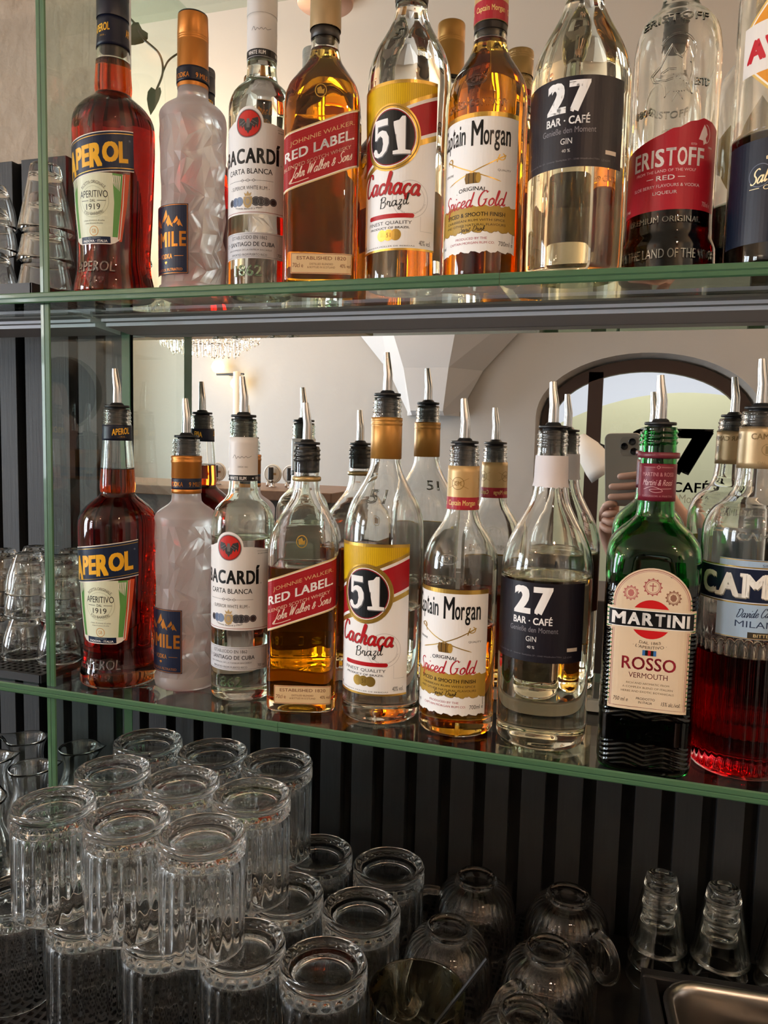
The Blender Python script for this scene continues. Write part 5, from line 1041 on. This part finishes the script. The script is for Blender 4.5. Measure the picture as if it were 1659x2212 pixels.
# steel tray in a black holder
t = root('tray_holder', 'black holder box with a steel tray let into it', 'tray holder', (.034, .706, ZC+.0003), math.radians(5.5)); BH = .072
def frame_box(x0, x1, y0, y1, z0, z1, w):
    bm = bmesh.new(); box(bm, x0, x1, y1-w, y1, z0, z1, 0, .002); box(bm, x0, x0+w, y0, y1-w-.0002, z0, z1, 0, .002); box(bm, x1-w, x1, y0, y1-w-.0002, z0, z1, 0, .002); box(bm, x0+w+.0002, x1-w-.0002, y0, y0+w, z0, z1, 0, .002); box(bm, x0+w, x1-w, y0+w, y1-w, z0, z0+.004); return bm
link('holder_frame', mesh('holder_frame', frame_box(0, .34, -.26, 0, 0, BH, .012), mat('black_holder', (.012, .012, .013), .45)), t)
def rr(x0, x1, y0, y1, r, n=8):
    out = []
    for cx, cy, a in ((x1-r, y1-r, 0), (x0+r, y1-r, 90), (x0+r, y0+r, 180), (x1-r, y0+r, 270)):
        out += [(cx+r*math.cos(math.radians(a+90*k/n)), cy+r*math.sin(math.radians(a+90*k/n))) for k in range(n+1)]
    return out
def pan(x0, x1, y0, y1, r, prof, name, m, bottom=True):
    bm = bmesh.new(); R = []
    for ins, z in prof: R.append([bm.verts.new((x, y, z)) for x, y in rr(x0+ins, x1-ins, y0+ins, y1-ins, max(r-ins, .002))])
    n = len(R[0])
    for a, b in zip(R, R[1:]):
        for i in range(n): bm.faces.new((a[i], a[(i+1) % n], b[(i+1) % n], b[i]))
    bm.faces.new(R[-1])
    if bottom: bm.faces.new(R[0][::-1])
    bmesh.ops.recalc_face_normals(bm, faces=bm.faces[:]); return mesh(name, bm, m, True)
SS = mat('brushed_steel', (.46, .43, .40), .30, 1.0)
tr = root('steel_tray', 'stainless steel tray sunk in the black holder', 'tray', (.034, .706, ZC+.0003), math.radians(5.5))
link('tray_pan', pan(.0135, .325, -.245, -.0125, .032, [(.004, BH-.004), (.001, BH+.0005), (0, BH+.0015), (.001, BH+.0035), (.004, BH+.0045), (.0075, BH+.0035), (.0095, BH+.0005), (.0105, BH-.006), (.012, BH-.045), (.016, BH-.052), (.024, BH-.054), (.024, BH-.0545), (.0155, BH-.0525), (.0115, BH-.045), (.0098, BH-.006), (.0085, BH-.0005), (.004, BH-.0035)][:13], 'tray_pan', SS, False), tr)
t2 = root('steel_dish', 'smaller steel dish standing inside the tray', 'dish', (.034, .706, ZC+.0003+BH-.0535), math.radians(5.5))
link('dish_pan', pan(.042, .300, -.230, -.036, .045, [(.004, 0), (.001, .030), (0, .0325), (.002, .034), (.005, .033), (.007, .028), (.010, .004), (.018, .0025)], 'dish_pan', SS), t2)
bm = BOX(.112, .155, -.120, -.072, .0042, .0405, bev=.004); tag(link('black_clip', mesh('black_clip', bm, mat('black_holder', (.012, .012, .013), .45)), None, (.034, .706, ZC+.0003+BH-.0535), math.radians(5.5)), 'small black clip standing in the steel dish', 'clip')
# ------------------------------------------------------------------ photographer and phone (only the hands and the phone show in the mirror)
SKIN = mat('skin', (.58, .34, .25), .55)
def skin_mesh(name, V, E, rad, m, rootv=0, sub=1):
    me = bpy.data.meshes.new(name); me.from_pydata(V, E, []); o = bpy.data.objects.new(name, me); C.objects.link(o)
    sk = o.modifiers.new('skin', 'SKIN'); sk.use_smooth_shade = True
    for i, v in enumerate(me.skin_vertices[0].data):
        r = rad[i]; v.radius = (r, r) if not isinstance(r, tuple) else r; v.use_root = (i == rootv)
    s = o.modifiers.new('sub', 'SUBSURF'); s.levels = s.render_levels = sub
    dg = bpy.context.evaluated_depsgraph_get(); m2 = bpy.data.meshes.new_from_object(o.evaluated_get(dg)); bpy.data.objects.remove(o); m2.name = name; m2.materials.clear(); m2.materials.append(m)
    m2.polygons.foreach_set('use_smooth', [True]*len(m2.polygons)); return m2
PX, PY = .56, -.40
ps = root('person', 'person in a black shirt holding up a phone in both hands before the mirror', 'person', (PX, PY, 0))
Vx = []; Ex = []; Rx = []
def chain(pts, rad, start=None):
    p = start
    for q, r in zip(pts, rad):
        Vx.append((q[0]-PX, q[1]-PY, q[2])); Rx.append(r); i = len(Vx)-1
        if p is not None: Ex.append((p, i))
        p = i
    return p
pel = chain([(PX, PY, .95)], [.13]); che = chain([(PX, PY, 1.12), (PX, PY, 1.30)], [.125, .14], pel); nk = chain([(PX, PY-.01, 1.44), (PX, PY, 1.53)], [.075, .052], che)
chain([(PX-.01, PY+.02, 1.60), (PX-.02, PY+.03, 1.68), (PX-.02, PY+.01, 1.75)], [.072, .088, .06], nk)
for s in (-1, 1): chain([(PX+s*.10, PY, .88), (PX+s*.11, PY+.01, .50), (PX+s*.11, PY-.02, .09), (PX+s*.12, PY+.13, .04)], [.095, .06, .042, .035], pel)
# right hand: behind the phone's right edge, three fingers lying across its back; left hand under the other edge
ph = Matrix.Translation((0, -.0085, EYE)) @ CAMROT @ Matrix.Rotation(math.pi, 4, 'Y')      # phone frame: x to the left seen from the bar, y up, z toward the mirror
def P(x, y, z): v = ph @ Vector((-x, y, z)); return (v.x, v.y, v.z)                       # x right, y up, z toward the mirror
def hand(side, shoulder, elbow, wrist, palm, fingers, thumb):
    a = chain([shoulder, elbow], [.058, .042], che); w = chain([wrist], [.027], a); p = chain([palm], [.024], w)
    for f in fingers: chain(f, [.0092, .0085, .0078, .0068], p)
    chain(thumb, [.012, .010, .008], p)
hand(1, (PX+.02-.20+.36, PY+.02, 1.38), (.36, -.30, 1.16), P(.075, -.135, -.03), P(.058, -.085, -.010),
     [[P(.040, -.052, .012), P(.020, -.056, .0185), P(-.002, -.058, .0180), P(-.020, -.060, .0145)], [P(.040, -.072, .014), P(.016, -.077, .0190), P(-.016, -.080, .0185), P(-.038, -.081, .0150)], [P(.042, -.092, .013), P(.016, -.098, .0185), P(-.018, -.101, .0182), P(-.040, -.102, .0150)], [P(.044, -.110, .008), P(.030, -.122, .0165), P(.008, -.1285, .0175), P(-.010, -.130, .0140)]],
     [P(.045, -.060, -.020), P(.030, -.030, -.022), P(.018, -.010, -.021)])
hand(-1, (PX-.19, PY+.02, 1.38), (.12, -.33, 1.13), P(-.045, -.225, -.05), P(-.050, -.175, -.018),
     [[P(-.052, -.132, .002), P(-.043, -.118, .014), P(-.030, -.1165, .0185), P(-.018, -.1155, .0162)], [P(-.046, -.138, .004), P(-.040, -.1385, .016), P(-.026, -.136, .0185), P(-.012, -.1345, .016)], [P(-.050, -.152, .004), P(-.040, -.156, .014), P(-.026, -.156, .018), P(-.010, -.154, .016)], [P(-.054, -.166, .002), P(-.044, -.172, .011), P(-.030, -.173, .015), P(-.016, -.171, .014)]],
     [P(-.040, -.125, -.020), P(-.028, -.100, -.022), P(-.016, -.085, -.021)])
link('body', skin_mesh('body', Vx, Ex, Rx, SKIN, 0, 1), ps)
def offset_body(name, V, E, R, m): link(name, skin_mesh(name, [(a-PX, b-PY, c) for a, b, c in V], E, R, m, 0, 2), ps)
offset_body('shirt', [(PX, PY, .98), (PX, PY, 1.12), (PX, PY, 1.30), (PX, PY-.005, 1.42), (PX-.19, PY+.02, 1.385), (PX-.30, PY+.03, 1.30), (PX+.18, PY+.02, 1.385), (PX+.10, PY+.05, 1.30)], [(0,1),(1,2),(2,3),(2,4),(4,5),(2,6),(6,7)], [.155, .15, .165, .085, .075, .062, .075, .062], mat('black_shirt', (.02, .02, .022), .85))
offset_body('trousers', [(PX, PY, .99), (PX-.10, PY, .86), (PX-.11, PY+.01, .5), (PX-.11, PY-.02, .12), (PX+.10, PY, .86), (PX+.11, PY+.01, .5), (PX+.11, PY-.02, .12)], [(0,1),(1,2),(2,3),(0,4),(4,5),(5,6)], [.15, .115, .08, .065, .115, .08, .065], mat('dark_trousers', (.02, .022, .03), .85))
hb = bmesh.new(); sphere(hb, (-.02, -.015, 1.705), .105, 24, 16, 0, (1, 1.05, 1.08))
for v in list(hb.verts):
    if v.co.y > .05 and v.co.z < 1.73: v.co.y = .05
link('hair', mesh('hair', hb, mat('dark_hair', (.03, .018, .012), .6), True), ps)
fb = bmesh.new(); tube(fb, [(-.03, .115, 1.665), (-.03, .135, 1.645), (-.03, .115, 1.632)], [.008, .014, .010], 8)
for s in (-1, 1): sphere(fb, (-.03+s*.034, .098, 1.68), .011, 10, 8)
tube(fb, [(-.055, .105, 1.60), (-.03, .115, 1.598), (-.005, .105, 1.60)], .006, 8); link('face_features', mesh('face_features', fb, mat('face_tone', (.40, .19, .14), .5), True), ps)
t = root('phone', 'phone in a grey case held up in both hands, seen in the mirror', 'phone', (0, 0, 0)); t.matrix_world = ph
def rbox(x0, x1, y0, y1, z0, z1, r, b=.0015):
    bm = bmesh.new(); R = []
    for ins, z in ((b, z0), (b*.3, z0+b*.3), (0, z0+b), (0, z1-b), (b*.3, z1-b*.3), (b, z1)): R.append([bm.verts.new((x, y, z)) for x, y in rr(x0+ins, x1-ins, y0+ins, y1-ins, r-ins)])
    n = len(R[0])
    for p, q in zip(R, R[1:]):
        for i in range(n): bm.faces.new((p[i], p[(i+1) % n], q[(i+1) % n], q[i]))
    bm.faces.new(R[0][::-1]); bm.faces.new(R[-1]); bmesh.ops.recalc_face_normals(bm, faces=bm.faces[:]); return bm
link('phone_case', mesh('phone_case', rbox(-.024, .050, -.122, .027, -.0050, .0050, .012), mat('grey_case', (.34, .32, .28), .55)), t)
link('camera_plate', mesh('camera_plate', rbox(-.020, .018, -.018, .020, .0050, .0062, .009, .0005), mat('grey_plate', (.27, .255, .225), .4)), t)
for i, (x, y) in enumerate(((0.0085, .001), (-.0075, .010), (-.0105, -.009))):
    link('lens', mesh('lens', lathe([(0, .0062), (.0072, .0062), (.0072, .0074), (.0060, .0078), (.0052, .0070), (0, .0068)], 28, off=(x, y, 0)), mat('black_lens', (.006, .006, .008), .12), True), t)
